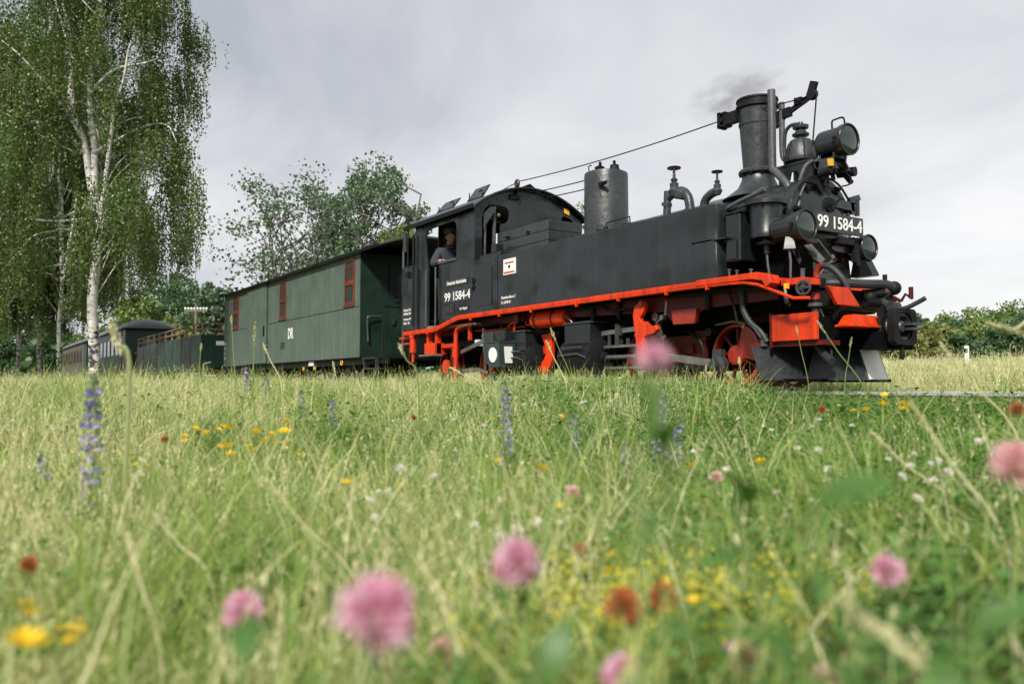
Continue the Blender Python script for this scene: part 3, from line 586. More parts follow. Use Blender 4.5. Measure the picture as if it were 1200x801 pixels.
# ---- running board, red edge strip and pipe
strip = [(-13.30,0.93),(-12.16,0.94),(-12.06,0.955),(-11.50,1.065),(-11.35,1.085),(-6.5,1.085),(-5.62,1.075),(-5.50,1.06),(-5.47,1.03)]
def band(top, h): return [(x, z+h) for x, z in top] + [(x, z) for x, z in reversed(top)]
B().prism(band(strip[:7],0.046),-1.045,-0.80,'xz').build('running_board_edge','red',loco,bevel=0.006)
B().prism([(-6.35,1.141),(-5.55,1.141),(-5.40,1.10),(-5.38,1.02),(-5.44,0.98),(-5.48,1.05),(-5.62,1.078),(-6.35,1.078)],-1.052,-0.90,'xz').build('front_fairing','red',loco,bevel=0.008)
B().tube([(x,-1.03,z-0.012) for x,z in strip[:6]]+[(-5.9,-1.03,1.065),(-5.72,-1.03,1.055),(-5.55,-1.03,1.02),(-5.35,-1.03,0.94),(-5.14,-1.02,0.855),(-4.98,-1.0,0.845)],0.016,8).build('edge_pipe','red',loco)
for x in (-12.9,-12.4,-11.0,-10.2,-9.4,-8.4,-7.6,-6.8,-6.2): B().box(x-0.012,x+0.012,-1.055,-1.02,1.03 if x>-11.4 else 0.89,1.12 if x>-11.4 else 0.975).build('pipe_clip','red',loco)
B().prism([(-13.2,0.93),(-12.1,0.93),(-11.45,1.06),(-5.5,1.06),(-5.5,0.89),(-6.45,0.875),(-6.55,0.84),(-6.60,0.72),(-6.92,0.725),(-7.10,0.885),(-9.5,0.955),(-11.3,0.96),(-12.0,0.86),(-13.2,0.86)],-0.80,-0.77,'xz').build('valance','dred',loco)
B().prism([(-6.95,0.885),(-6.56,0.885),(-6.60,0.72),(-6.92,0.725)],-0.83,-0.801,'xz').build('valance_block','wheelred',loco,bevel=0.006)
B().box(-13.0,-5.62,-0.95,0.95,1.086,1.13).build('running_board','pit',loco)
# main frame and innards
B().box(-12.9,-5.6,-0.62,-0.58,0.78,1.08).box(-12.9,-5.6,0.58,0.62,0.78,1.08).box(-11.9,-5.7,-0.57,0.57,0.80,1.08).build('main_frame','pit',loco)
B().lathe((-10.9,0,0.72),(1,0,0),[(0.42,0),(0.42,1.9)],20).build('ash_pan','pit',loco)

# ---- wheels, two four-wheeled engine units
def wheel(x, sd, parent):
    y = sd*0.40
    w_ = B().lathe((x,y,0.378),(0,sd,0),[(0.375,0),(0.375,0.012),(0.345,0.02),(0.335,0.095),(0.300,0.10),(0.300,0.0)],40,True).build('wheel','wheelred',parent)
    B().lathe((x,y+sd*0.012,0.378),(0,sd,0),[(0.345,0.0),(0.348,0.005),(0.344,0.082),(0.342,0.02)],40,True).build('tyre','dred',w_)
    B().lathe((x,y,0.378),(0,sd,0),[(0.115,0.0),(0.115,0.08),(0.10,0.11),(0.05,0.115),(0,0.115)],24).build('hub','wheelred',w_)
    for k in range(9):
        a = R(40*k+12); ca, sa = math.cos(a), math.sin(a)
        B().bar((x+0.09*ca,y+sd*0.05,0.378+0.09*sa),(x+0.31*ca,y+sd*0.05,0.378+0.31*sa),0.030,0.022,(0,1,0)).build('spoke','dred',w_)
    sec = [(x+0.1*math.cos(R(a)),0.378+0.1*math.sin(R(a))) for a in range(75,-16,-15)] + [(x+0.315*math.cos(R(a)),0.378+0.315*math.sin(R(a))) for a in range(-15,76,10)]
    ya, yb = sorted((y+sd*0.02, y+sd*0.085)); B().prism(sec,ya,yb,'xz').build('balance_weight','wheelred',w_)
    for a in (70, 190):
        ca, sa = math.cos(R(a)), math.sin(R(a)); B().bar((x+0.30*ca,y+sd*0.098,0.378+0.30*sa),(x+0.35*ca,y+sd*0.098,0.378+0.35*sa),0.025,0.012,(0,1,0)).build('tyre_mark','yellow',w_)
    return w_
for x in (-6.32,-7.75,-11.30,-12.65):
    for sd in (-1,1): wheel(x, sd, loco)
    B().cyl((x,-0.42,0.378),(x,0.42,0.378),0.07).build('axle','pit',loco)
for (xa, xb) in ((-8.2,-5.5),(-13.1,-10.7)):
    for sd in (-1,1):
        ya, yb = sorted((sd*0.33, sd*0.30)); B().prism([(xa,0.30),(xb,0.30),(xb,0.62),(xb-0.5,0.70),(xa+0.5,0.70),(xa,0.60)],ya,yb,'xz').build('bogie_frame','pit',loco)
B().lathe((-5.98,-0.345,0.44),(0,-1,0),[(0.40,0),(0.40,0.02),(0.37,0.025),(0.33,0.025),(0.33,0.0)],40,True).build('brake_frame_ring','dred',loco)
B().box(-7.35,-6.75,-0.50,-0.46,0.28,0.62).box(-7.02,-6.92,-0.53,-0.50,0.42,0.52).box(-6.86,-6.70,-0.55,-0.46,0.55,0.66).build('axle_box','dred',loco)
B().tube([(-6.55,-0.55,0.71),(-6.30,-0.55,0.735),(-6.12,-0.56,0.70)],0.014,6).build('brake_rod','steel',loco)
B().cyl((-6.60,-0.55,0.64),(-6.60,-0.62,0.64),0.05,n=10).build('brake_hanger','dark',loco)

# ---- cylinders and motion
def cylinder(x0, x1, zc, sd, r=0.235):
    y = sd*0.72
    c = B().lathe((x0,y,zc),(1,0,0),[(r*0.55,-0.03),(r*0.9,-0.02),(r+0.02,0.0),(r+0.02,0.04),(r,0.05),(r,x1-x0-0.05),(r+0.02,x1-x0-0.04),(r+0.02,x1-x0),(r*0.8,x1-x0+0.02),(0.07,x1-x0+0.03),(0.06,x1-x0+0.08)],32).build('cylinder','dark',loco)
    ya, yb = sorted((y-sd*0.2, y+sd*0.16))
    B().box(x0+0.03,x1-0.06,ya,yb,zc+r-0.06,zc+r+0.20).build('steam_chest','black',c,bevel=0.015)
    B().box(x0+0.01,x1-0.04,ya-0.01,yb+0.01,zc+r+0.20,zc+r+0.225).build('chest_cover','grey',c)
    for k in range(8):
        a = R(45*k+20); B().cyl((x0-0.012,y+0.19*math.cos(a),zc+0.19*math.sin(a)),(x0-0.045,y+0.19*math.cos(a),zc+0.19*math.sin(a)),0.016,n=6).build('cover_bolt','grey',c)
    B().tube([(x0+0.1,y+sd*(r+0.015),zc+0.12),(x0+0.25,y+sd*(r+0.02),zc+0.13),(x1-0.1,y+sd*(r+0.02),zc+0.13)],0.010,6).tube([(x0+0.02,y+sd*(r+0.02),zc+0.03),(x1-0.2,y+sd*(r+0.025),zc+0.05),(x1-0.02,y+sd*(r+0.02),zc+0.0)],0.010,6).build('drain_pipe','pipe',c)
    for x in (x0+0.12, x1-0.12): B().cyl((x,y+sd*0.05,zc-r-0.09),(x,y+sd*0.05,zc-r+0.02),0.025,n=8).build('drain_cock','grey',c)
    return c
for sd in (-1,1):
    cylinder(-8.90,-8.28,0.40,sd); cylinder(-10.35,-9.72,0.40,sd,0.20)
    y = sd*0.72
    B().cyl((-8.28,y,0.40),(-7.45,y,0.40),0.028,n=12).build('piston_rod','steel',loco)
    B().box(-8.22,-7.38,y-0.035,y+0.035,0.515,0.545).build('slide_bar','steel',loco)
    B().box(-8.22,-7.38,y-0.035,y+0.035,0.255,0.285).build('slide_bar','steel',loco)
    B().box(-7.62,-7.40,y-0.05,y+0.05,0.29,0.51).build('crosshead','grey',loco,bevel=0.015)
    B().bar((-8.28,y,0.70),(-7.40,y,0.735),0.045,0.055).build('valve_rod','steel',loco)
    B().box(-8.0,-7.94,y-0.04,y+0.04,0.54,0.80).cyl((-8.15,y,0.55),(-8.15,y,0.68),0.022,n=8).cyl((-7.80,y,0.55),(-7.80,y,0.62),0.026,n=8).box(-7.93,-7.9,y-0.045,y+0.045,0.66,0.78).build('valve_guide','grey',loco)
    rd = B().bar((-7.50,sd*0.66,0.42),(-6.48,sd*0.60,0.285),0.045,0.085).build('connecting_rod','steel',loco,bevel=0.008)
    B().lathe((-6.46,sd*0.56,0.28),(0,sd,0),[(0.095,0),(0.10,0.02),(0.10,0.08),(0.06,0.10),(0.05,0.15),(0,0.155)],20).box(-6.53,-6.40,min(sd*0.57,sd*0.63),max(sd*0.57,sd*0.63),0.36,0.44).build('big_end','grey',rd)
    B().bar((-7.88,sd*0.535,0.27),(-6.46,sd*0.535,0.27),0.035,0.075).build('coupling_rod','grey',loco,bevel=0.006)
    B().bar((-7.26,sd*0.74,0.86),(-7.20,sd*0.74,0.40),0.03,0.07,(0,1,0)).cyl((-7.26,sd*0.72,0.84),(-7.26,sd*0.79,0.84),0.05,n=12).build('combination_lever','steel',loco)
    B().bar((-7.05,sd*0.78,1.0),(-7.07,sd*0.78,0.84),0.03,0.05,(0,1,0)).bar((-7.07,sd*0.78,0.86),(-7.22,sd*0.76,0.78),0.025,0.045,(0,1,0)).cyl((-7.12,sd*0.76,0.82),(-7.12,sd*0.82,0.82),0.03,n=10).build('lifting_link','steel',loco)
    B().bar((-7.18,sd*0.70,0.62),(-7.45,sd*0.70,0.36),0.02,0.03).build('union_link','steel',loco)
    B().bar((-8.30,y-sd*0.06,0.66),(-8.36,y-sd*0.02,0.30),0.02,0.03).build('indicator_link','grey',loco)
# near red hanger bracket
hg = B().prism([(-7.40,1.00),(-7.33,1.03),(-7.28,0.99),(-7.29,0.93),(-7.33,0.86),(-7.37,0.83),(-7.35,0.78),(-7.28,0.78),(-7.20,0.72),(-7.10,0.73),(-7.08,0.68),(-7.13,0.64),(-7.25,0.62),(-7.30,0.60),(-7.30,0.30),(-7.40,0.30),(-7.44,0.55),(-7.49,0.86),(-7.46,0.97)],-0.92,-0.86,'xz').build('motion_bracket','red',loco,bevel=0.01)
B().cyl((-7.335,-0.92,0.985),(-7.335,-0.94,0.985),0.035,n=12).build('bolt','wheelred',hg)
# air reservoir
rs = B().lathe((-9.67,-0.80,0.945),(1,0,0),[(0.05,0),(0.09,0.01),(0.112,0.04),(0.115,0.07),(0.115,0.72),(0.10,0.78),(0.05,0.80),(0,0.80)],28).build('air_reservoir','red',loco)
for x in (-9.55,-9.15): B().lathe((x,-0.80,0.945),(1,0,0),[(0.118,0),(0.122,0.003),(0.122,0.035),(0.118,0.038)],28).build('strap','dred',rs)
B().tube(cr([(-9.70,-0.80,0.90),(-9.85,-0.80,0.90),(-9.88,-0.80,0.95)],4),0.014,6).build('air_pipe','red',rs)
# red curved drag link and hanger below it
lk = B().prism([(-9.68,0.80),(-9.40,0.80),(-9.40,0.42),(-9.44,0.32),(-9.55,0.22),(-9.68,0.20),(-9.76,0.25),(-9.76,0.33),(-9.68,0.37),(-9.60,0.40),(-9.55,0.47),(-9.56,0.60)],-0.70,-0.64,'xz').build('pivot_link','red',loco,bevel=0.01)
B().cyl((-9.66,-0.70,0.28),(-9.66,-0.725,0.28),0.05,n=8).build('bolt','wheelred',lk)
B().prism([(-9.95,0.50),(-9.86,0.58),(-9.68,0.62),(-9.68,0.50),(-9.80,0.42),(-9.84,0.30),(-9.84,0.02),(-9.95,0.02)],-0.62,-0.57,'xz').build('pivot_bracket','red',loco,bevel=0.008)
# lantern hung at the side
lan = B().hexa([(-10.33,-1.13,0.31),(-10.06,-1.13,0.31),(-10.06,-0.83,0.31),(-10.33,-0.83,0.31)],[(-10.36,-1.15,0.655),(-10.03,-1.15,0.655),(-10.03,-0.80,0.655),(-10.36,-0.80,0.655)]).box(-10.37,-10.02,-1.16,-0.79,0.655,0.672).build('side_lantern','lantern',loco,bevel=0.006)
B().lathe((-10.195,-1.138,0.485),(0,-1,-0.05),[(0.105,0),(0.105,0.012),(0,0.014)],28).build('round_pane','white',lan)
B().hexa([(-10.052,-1.03,0.37),(-10.038,-1.03,0.37),(-10.038,-0.90,0.37),(-10.052,-0.90,0.37)],[(-10.038,-1.06,0.60),(-10.026,-1.06,0.60),(-10.026,-0.93,0.60),(-10.038,-0.93,0.60)]).build('square_pane','white',lan)
ob = B().box(-10.78,-10.52,-0.95,-0.72,0.36,0.845).build('oil_box','grey',loco,bevel=0.012)
B().hexa([(-10.36,-0.97,0.70),(-10.16,-0.97,0.70),(-10.16,-0.80,0.70),(-10.36,-0.80,0.70)],[(-10.40,-1.0,0.84),(-10.10,-1.0,0.84),(-10.10,-0.76,0.84),(-10.40,-0.76,0.84)]).build('oil_funnel','grey',loco)
B().tube([(-10.2,-0.70,0.80),(-9.5,-0.66,0.80),(-9.3,-0.6,0.75)],0.06,10).build('steam_pipe','dark',loco)
B().tube(cr([(-11.3,-0.80,0.90),(-10.9,-0.80,0.88),(-10.4,-0.80,0.88),(-9.9,-0.8,0.88)],3),0.010,6).tube(cr([(-10.25,-0.85,0.90),(-10.12,-0.85,0.95),(-10.08,-0.85,0.90),(-10.10,-0.85,0.82)],4),0.018,6).build('air_pipe','red',loco)
B().prism([(-10.02,1.05),(-9.90,1.05),(-9.88,0.96),(-9.93,0.92),(-9.99,0.92),(-10.03,0.97)],-0.92,-0.86,'xz').build('brake_bracket','dred',loco)
B().bar((-11.7,-0.80,0.58),(-10.8,-0.82,0.76),0.03,0.06).bar((-10.95,-0.84,0.78),(-10.85,-0.84,0.28),0.025,0.05,(0,1,0)).bar((-11.05,-0.80,0.80),(-10.75,-0.80,0.82),0.03,0.05).cyl((-11.02,-0.80,0.80),(-11.02,-0.80,0.92),0.022,n=8).bar((-12.4,-0.74,0.28),(-11.2,-0.74,0.30),0.03,0.06).bar((-11.2,-0.82,0.30),(-10.85,-0.82,0.26),0.03,0.04).build('valve_motion','steel',loco)
B().cyl((-10.62,-0.84,0.14),(-10.50,-0.84,0.14),0.12,n=16).build('drain_tank','grey',loco)

for (pts, r_, mt) in (([(-9.0,-0.84,1.02),(-8.2,-0.84,1.02),(-8.0,-0.86,0.96),(-7.5,-0.86,0.95)],0.016,'dark'),([(-7.0,-0.84,1.03),(-6.2,-0.85,1.02),(-6.05,-0.85,0.94),(-6.02,-0.80,0.70)],0.014,'dark'),([(-8.9,-0.86,0.97),(-8.75,-0.88,0.90),(-8.7,-0.86,0.84)],0.014,'pipe'),([(-6.9,-0.62,0.66),(-6.7,-0.62,0.52),(-6.68,-0.60,0.30)],0.016,'dark'),([(-11.0,-0.86,0.98),(-10.6,-0.88,0.97),(-10.4,-0.88,0.93),(-10.4,-0.86,0.84)],0.013,'dark'),([(-5.95,-0.90,1.02),(-5.6,-0.92,0.99),(-5.35,-0.92,0.93),(-5.30,-0.88,0.80)],0.014,'dark')):
    B().tube(cr(pts,4),r_,6).build('oil_pipe',mt,loco)
for x in (-9.2,-8.35,-7.85,-6.4): B().cyl((x,-0.82,0.88),(x,-0.82,1.05),0.035,n=10).cyl((x,-0.82,0.85),(x,-0.82,0.88),0.02,n=8).build('lubricator','dark',loco)

# ---- rear underparts: step, damper, sand pipes
st = B().box(-12.54,-12.48,-0.98,-0.90,0.55,0.94).box(-12.24,-12.18,-0.98,-0.90,0.55,0.94).build('cab_step','red',loco)
B().box(-12.54,-12.18,-1.02,-0.80,0.56,0.745).build('step_box','red',st,bevel=0.008)
B().box(-12.66,-12.16,-1.06,-0.88,0.535,0.56).build('step_tread','wood',st)
B().cyl((-13.03,-0.98,0.61),(-13.03,-0.98,0.86),0.055,n=16).cyl((-13.03,-0.98,0.86),(-13.03,-0.98,0.93),0.07,n=12).cyl((-13.03,-0.98,0.45),(-13.03,-0.98,0.61),0.025,n=10).build('damper','red',loco)
B().tube([(-13.15,-0.99,0.72),(-13.15,-0.99,0.36),(-13.0,-0.99,0.34)],0.010,6).build('sand_pipe','dred',loco)
B().box(-13.55,-13.18,-0.99,-0.86,0.855,0.895).box(-13.45,-13.22,-0.98,-0.88,0.76,0.79).build('rear_beam_end','red',loco)
B().tube(cr([(-11.18,-0.93,0.985),(-11.45,-0.93,0.97),(-11.60,-0.93,0.92),(-11.64,-0.93,0.80),(-11.64,-0.93,0.45),(-11.66,-0.93,0.08)],5),0.035,10).build('sand_pipe','red',loco)
B().cyl((-11.24,-0.93,0.98),(-11.14,-0.93,0.985),0.045,n=10).build('pipe_union','wheelred',loco)
B().box(-11.32,-11.26,-0.90,-0.86,0.75,1.05).build('sand_bracket','red',loco)
B().box(-11.85,-11.75,-0.88,-0.80,0.50,0.72).box(-12.18,-11.80,-0.90,-0.86,0.66,0.72).build('brake_bracket','red',loco)
B().lathe((-12.05,-0.85,0.36),(0,-1,0),[(0.11,0),(0.11,0.04),(0,0.045)],16).build('balance_disc','red',loco)

# ---- cab
out_side = [(-12.92,0.985),(-12.92,2.74),(-10.95,2.79),(-10.95,1.925),(-10.303,1.922),(-10.303,1.138),(-11.36,1.138),(-11.50,1.12),(-12.06,1.01),(-12.06,2.0),(-11.50,2.0)]
out_side += [(-11.50,2.52),(-11.515,2.57),(-11.55,2.61),(-11.62,2.63),(-12.44,2.62),(-12.50,2.60),(-12.535,2.56),(-12.545,2.50),(-12.44,1.97),(-12.44,0.985)]
B().prism(out_side,-1.004,-0.975,'xz').build('cab_side_sheet','tank',loco)
out_far = [(-12.92,0.985),(-12.92,2.74),(-10.95,2.79),(-10.95,1.925),(-10.303,1.922),(-10.303,1.138),(-12.06,1.01)]
plate(out_far,[rrect(-12.5,-11.5,2.0,2.62,0.06)],0.975,1.004,'xz','cab_side_sheet','tank',loco)
arch = [(-1.0,2.70)] + [(y, 3.105 - 0.345*(y/1.04)**2 - 0.03*(y/1.04)**4) for y in np.linspace(-1.0,1.0,21)] + [(1.0,2.70)]
archz = lambda y: 3.105 - 0.345*(y/1.04)**2 - 0.03*(y/1.04)**4
wall_o = [(-0.974,1.10)] + [(y, archz(y)-0.015) for y in np.linspace(-0.974,0.974,21)] + [(0.974,1.10)]
win = lambda s: [(s*0.87,2.0),(s*0.87,2.62),(s*0.84,2.70),(s*0.76,2.79),(s*0.66,2.815),(s*0.46,2.80),(s*0.40,2.76),(s*0.38,2.68),(s*0.40,2.59),(s*0.46,2.54),(s*0.54,2.52),(s*0.55,2.0)]
fwll = plate(wall_o,[win(-1),[(0.93,2.0),(0.93,2.58),(0.90,2.66),(0.80,2.74),(0.66,2.78),(0.62,2.74),(0.62,2.55),(0.68,2.50),(0.68,2.0)]],-10.975,-10.955,'yz','cab_front_sheet','tank',loco)
plate(wall_o,[rrect(-0.80,-0.58,2.36,2.84,0.03),rrect(0.50,0.80,2.36,2.78,0.03)],-12.90,-12.88,'yz','cab_rear_sheet','tank',loco)
B().prism([(0.66,2.90),(0.76,2.875),(0.765,2.795),(0.665,2.82)],-10.945,-10.935,'yz').build('yellow_tag','yellow',fwll)
B().prism([(-0.86,2.42),(-0.84,2.66),(-0.74,2.76),(-0.63,2.78),(-0.64,2.72)],-10.94,-10.93,'yz').build('hinged_pane','grey',fwll)
B().box(-10.955,-10.92,-0.38,-0.20,2.93,3.0).build('cord_bracket','dark',fwll)
pb = B().box(-10.95,-10.88,-0.28,-0.26,2.95,3.12).build('cord_pulley_bracket','dark',fwll)
B().torus((-10.90,-0.27,3.17),(0.2,1,0),0.045,0.03,16,8).build('cord_pulley','grey',pb)
rf_o = [(y, archz(y)+0.028) for y in np.linspace(-1.08,1.08,25)] + [(y, archz(y)) for y in np.linspace(1.08,-1.08,25)]
rf = B().prism(rf_o,-13.2,-10.86,'yz').build('cab_roof','black',loco)
B().tube([(-10.865,y,archz(y)+0.012) for y in np.linspace(-1.08,1.08,25)],0.020,6).build('roof_edge_bead','black',rf)
B().box(-13.2,-10.87,-1.095,-1.07,2.70,2.765).build('roof_gutter','dark',rf)
rivets('roof_bolt',[(x,-1.006,2.66+0.026*(x+12.9)) for x in np.arange(-12.8,-11.0,0.14)],(0,-1,0),0.012,loco,'dark')
rivets('front_bolt',[(-10.953,y,archz(y)-0.09) for y in np.linspace(-0.9,0.9,13)]+[(-10.953,-0.93,z) for z in np.arange(2.0,2.7,0.12)],(1,0,0),0.011,loco,'dark')
for (xa, xb, yc, h) in ((-13.20,-12.66,-0.46,0.12),(-12.14,-11.70,-0.46,0.16),(-11.75,-11.25,0.42,0.13)):
    s = -1 if yc < 0 else 1
    b0, b1 = yc, yc-s*0.21; zb, zt = archz(yc)+0.035, archz(yc)+h+0.12
    hz_ = B().hexa([(xa+0.05,b0,zb),(xb+0.10,b0,zb),(xb-0.02,b1,zt),(xa-0.02,b1,zt)],[(xa+0.05,b0+s*0.02,zb+0.012),(xb+0.10,b0+s*0.02,zb+0.012),(xb-0.02,b1+s*0.02,zt+0.012),(xa-0.02,b1+s*0.02,zt+0.012)]).build('roof_hatch','black',rf)
    B().tube(cr([(xb-0.02,yc,archz(0.4)+0.12),(xb+0.06,yc,archz(0.4)+0.14),(xb+0.09,yc,archz(0.4)+0.08),(xb+0.05,yc,archz(0.4)+0.02)],4),0.012,6).tube([(xa+0.1,yc,archz(0.4)),(xa+0.1,yc,archz(0.4)+h)],0.01,6).build('hatch_stay','dark',rf)
B().box(-12.9,-10.97,-0.97,0.97,0.97,1.0).build('cab_floor','wood',loco)
B().lathe((-11.7,0,1.75),(1,0,0),[(0.62,0),(0.62,0.75)],32).build('boiler_backhead','dark',loco)
B().tube([(-10.99,-0.80,2.0),(-10.99,-0.79,2.62)],0.018,8).build('gauge_pipe','pipe',loco)
B().tube([(-11.02,-0.62,2.0),(-11.02,-0.61,2.72)],0.030,8).build('gauge_pipe','pipe',loco)
B().sphere((-10.99,-0.55,2.66),0.035,10).build('gauge','pipe',loco)
# side sheet furniture
B().box(-12.06,-11.48,-1.03,-0.90,1.998,2.035).build('arm_rest','pipe',loco)
hd = plate(rrect(-10.94,-10.44,1.225,1.845,0.05),[],-1.014,-1.005,'xz','bunker_door','black',loco)
B().box(-10.96,-10.90,-1.03,-1.015,1.60,1.63).box(-10.96,-10.90,-1.03,-1.015,1.50,1.53).box(-10.965,-10.945,-1.03,-1.006,1.46,1.66).build('door_latch','dark',hd)
rivets('seam_rivet',[(-10.36,-1.006,z) for z in np.arange(1.18,1.9,0.05)]+[(-11.10+0.0,-1.006,z) for z in np.arange(1.2,1.95,0.05)],(0,-1,0),0.010,loco,'tank')
B().tube([(-12.10,-1.05,1.95),(-12.10,-1.05,1.02)],0.014,6).build('cab_handrail','pipe',loco)
B().tube([(-12.43,-1.05,1.95),(-12.43,-1.05,1.02)],0.014,6).build('cab_handrail','pipe',loco)
B().tube([(-12.90,-1.05,2.6),(-12.90,-1.05,1.05)],0.020,8).build('cab_handrail','dark',loco)
B().box(-12.44,-12.08,-1.03,-0.95,0.985,1.02).build('door_sill','wood',loco)
B().box(-12.80,-12.76,-1.02,-1.0,1.0,2.0).build('door_edge','dark',loco)
B().box(-11.88,-11.02,-1.016,-1.005,1.345,1.535).build('number_plate','gloss',loco,bevel=0.003)
text('lettering','99 1584-4',(-11.85,-1.018,1.372),(1,0,0),(0,0,1),0.80,0.135,'white',loco,bold=0.012)
B().box(-11.80,-11.15,-1.016,-1.005,1.60,1.70).build('railway_plate','gloss',loco,bevel=0.003)
text('lettering','Deutsche Reichsbahn',(-11.77,-1.018,1.625),(1,0,0),(0,0,1),0.60,0.055,'white',loco,bold=0.006)
B().box(-11.87,-11.55,-1.016,-1.005,1.17,1.32).build('builder_plate','black',loco,bevel=0.003)
text('lettering','h IV K',(-11.84,-1.018,1.20),(1,0,0),(0,0,1),0.24,0.07,'pipe',loco)
B().box(-11.38,-11.12,-1.016,-1.005,1.19,1.26).build('depot_plate','gloss',loco,bevel=0.003)
text('lettering','Bw Mügeln',(-11.36,-1.018,1.205),(1,0,0),(0,0,1),0.22,0.04,'white',loco,bold=0.004)
# rear bunker
B().prism([(-13.46,1.10),(-13.40,1.02),(-13.30,0.985),(-12.925,0.985),(-12.925,2.10),(-13.42,2.10),(-13.47,2.05)],-1.0,1.0,'xz').build('rear_bunker','tank',loco,bevel=0.02)
for (z, s, wd) in ((1.325,'Br.Gew. 29 t',0.27),(1.265,'Lok.Gew. 28 t',0.27),(1.165,'Fahrzeug 120',0.27),(1.10,'R10  10',0.22)):
    text('lettering',s,(-13.34,-1.006,z),(1,0,0),(0,0,1),wd,0.042,'white',loco,bold=0.006)
B().tube([(-13.15,-1.03,2.9),(-13.15,-1.03,2.05)],0.014,6).cyl((-13.40,-0.95,2.08),(-13.30,-0.95,2.16),0.02,n=6).box(-13.2,-13.1,-1.05,-0.98,1.9,2.0).build('bunker_rail','dark',loco)
B().tube([(-13.30,-1.02,2.70),(-13.28,-1.02,2.35)],0.035,8).build('hose','rubber',loco)

# ---- front platform and buffer beam
dk = B().box(-5.60,-5.36,-0.92,0.80,1.045,1.075).build('front_deck','red',loco)
B().prism([(-5.36,-0.92),(-5.12,-0.90),(-5.12,-0.66),(-5.36,-0.40)],1.0,1.06,'xy').box(-5.362,-5.345,-0.40,0.80,1.02,1.07).build('deck_edge','red',dk)
B().box(-5.60,-5.40,-0.60,0.60,0.80,1.044).build('front_frame','pit',loco)
B().box(-5.58,-5.06,-0.82,-0.77,0.478,0.735).build('beam_end_box','red',loco,bevel=0.006)
B().box(-5.40,-5.12,-0.75,0.49,0.44,0.70).build('bogie_headstock','pit',loco)
B().box(-5.62,-5.02,-0.78,-0.52,0.43,0.477).box(-5.585,-5.565,-0.83,-0.80,0.42,0.75).build('beam_bracket','dred',loco)
B().hexa([(-4.99,-0.64,0.80),(-4.95,-0.64,0.80),(-4.95,-0.30,0.80),(-4.99,-0.30,0.80)],[(-4.99,-0.78,0.968),(-4.95,-0.78,0.968),(-4.95,-0.47,0.968),(-4.99,-0.47,0.968)]).build('buffer_beam_plate','red',loco,bevel=0.006)
B().box(-5.30,-5.06,-0.60,0.45,0.80,0.95).build('buffer_beam','dark',loco)
B().hexa([(-5.04,-0.54,0.62),(-4.88,-0.54,0.62),(-4.88,0.10,0.62),(-5.04,0.10,0.62)],[(-5.04,-0.44,0.72),(-4.92,-0.44,0.72),(-4.92,0.05,0.72),(-5.04,0.05,0.72)]).box(-5.04,-4.86,-0.58,0.12,0.595,0.622).build('coupler_housing','red',loco,bevel=0.01)
B().box(-5.1,-4.80,-0.20,0.30,0.40,0.56).build('draw_gear','pit',loco)
B().box(-5.00,-4.86,-0.13,0.13,0.49,0.70).build('coupler_shank','dark',loco,bevel=0.015)
cp = plate(rrect(-0.175,0.175,0.435,0.775,0.05),[[(0.115*math.cos(R(a)),0.605+0.13*math.sin(R(a))) for a in range(0,360,20)]],-4.76,-4.68,'yz','coupler_head','dark',loco,bevel=0.006)
B().lathe((-4.84,0,0.605),(1,0,0),[(0.09,0.0),(0.12,0.02),(0.125,0.14),(0.105,0.14),(0.07,0.05),(0,0.05)],24).build('coupler_funnel','grey',cp)
B().lathe((-4.80,-0.07,0.605),(1,0.2,0),[(0.10,0),(0.08,0.06),(0.05,0.12),(0,0.13)],16).box(-4.78,-4.60,-0.02,0.14,0.615,0.64).box(-4.78,-4.60,-0.02,0.14,0.57,0.595).build('coupler_link','grey',cp)
B().tube(cr([(-5.06,0.0,0.93),(-5.0,0.0,0.91),(-4.87,0.0,0.83),(-4.80,0,0.79)],5),[0.03]*8+[0.036]*7+[0.03],10).tube(cr([(-4.80,0,0.785),(-4.74,0,0.775),(-4.66,0,0.785),(-4.56,0.02,0.83),(-4.50,0.03,0.86)],5),0.022,10).cyl((-4.80,-0.05,0.80),(-4.80,0.05,0.80),0.05,n=12).cyl((-5.02,-0.06,0.92),(-5.02,0.06,0.92),0.05,n=10).box(-4.775,-4.745,-0.03,0.03,0.76,0.83).build('coupler_lever','grey',loco)
B().tube(cr([(-4.98,0,0.45),(-4.90,0,0.44),(-4.80,0,0.44),(-4.74,0,0.41),(-4.725,0,0.36),(-4.735,0,0.30)],5),0.022,10).sphere((-4.98,-0.04,0.46),0.065,12).cyl((-4.90,-0.05,0.46),(-4.82,-0.05,0.46),0.045,n=10).build('coupler_hook','dark',loco)
B().box(-4.93,-4.86,-0.08,0.0,0.70,0.80).cyl((-4.86,0.04,0.68),(-4.86,0.04,0.82),0.03,n=8).box(-4.86,-4.80,0.0,0.08,0.70,0.77).build('coupler_fitting','dark',loco)
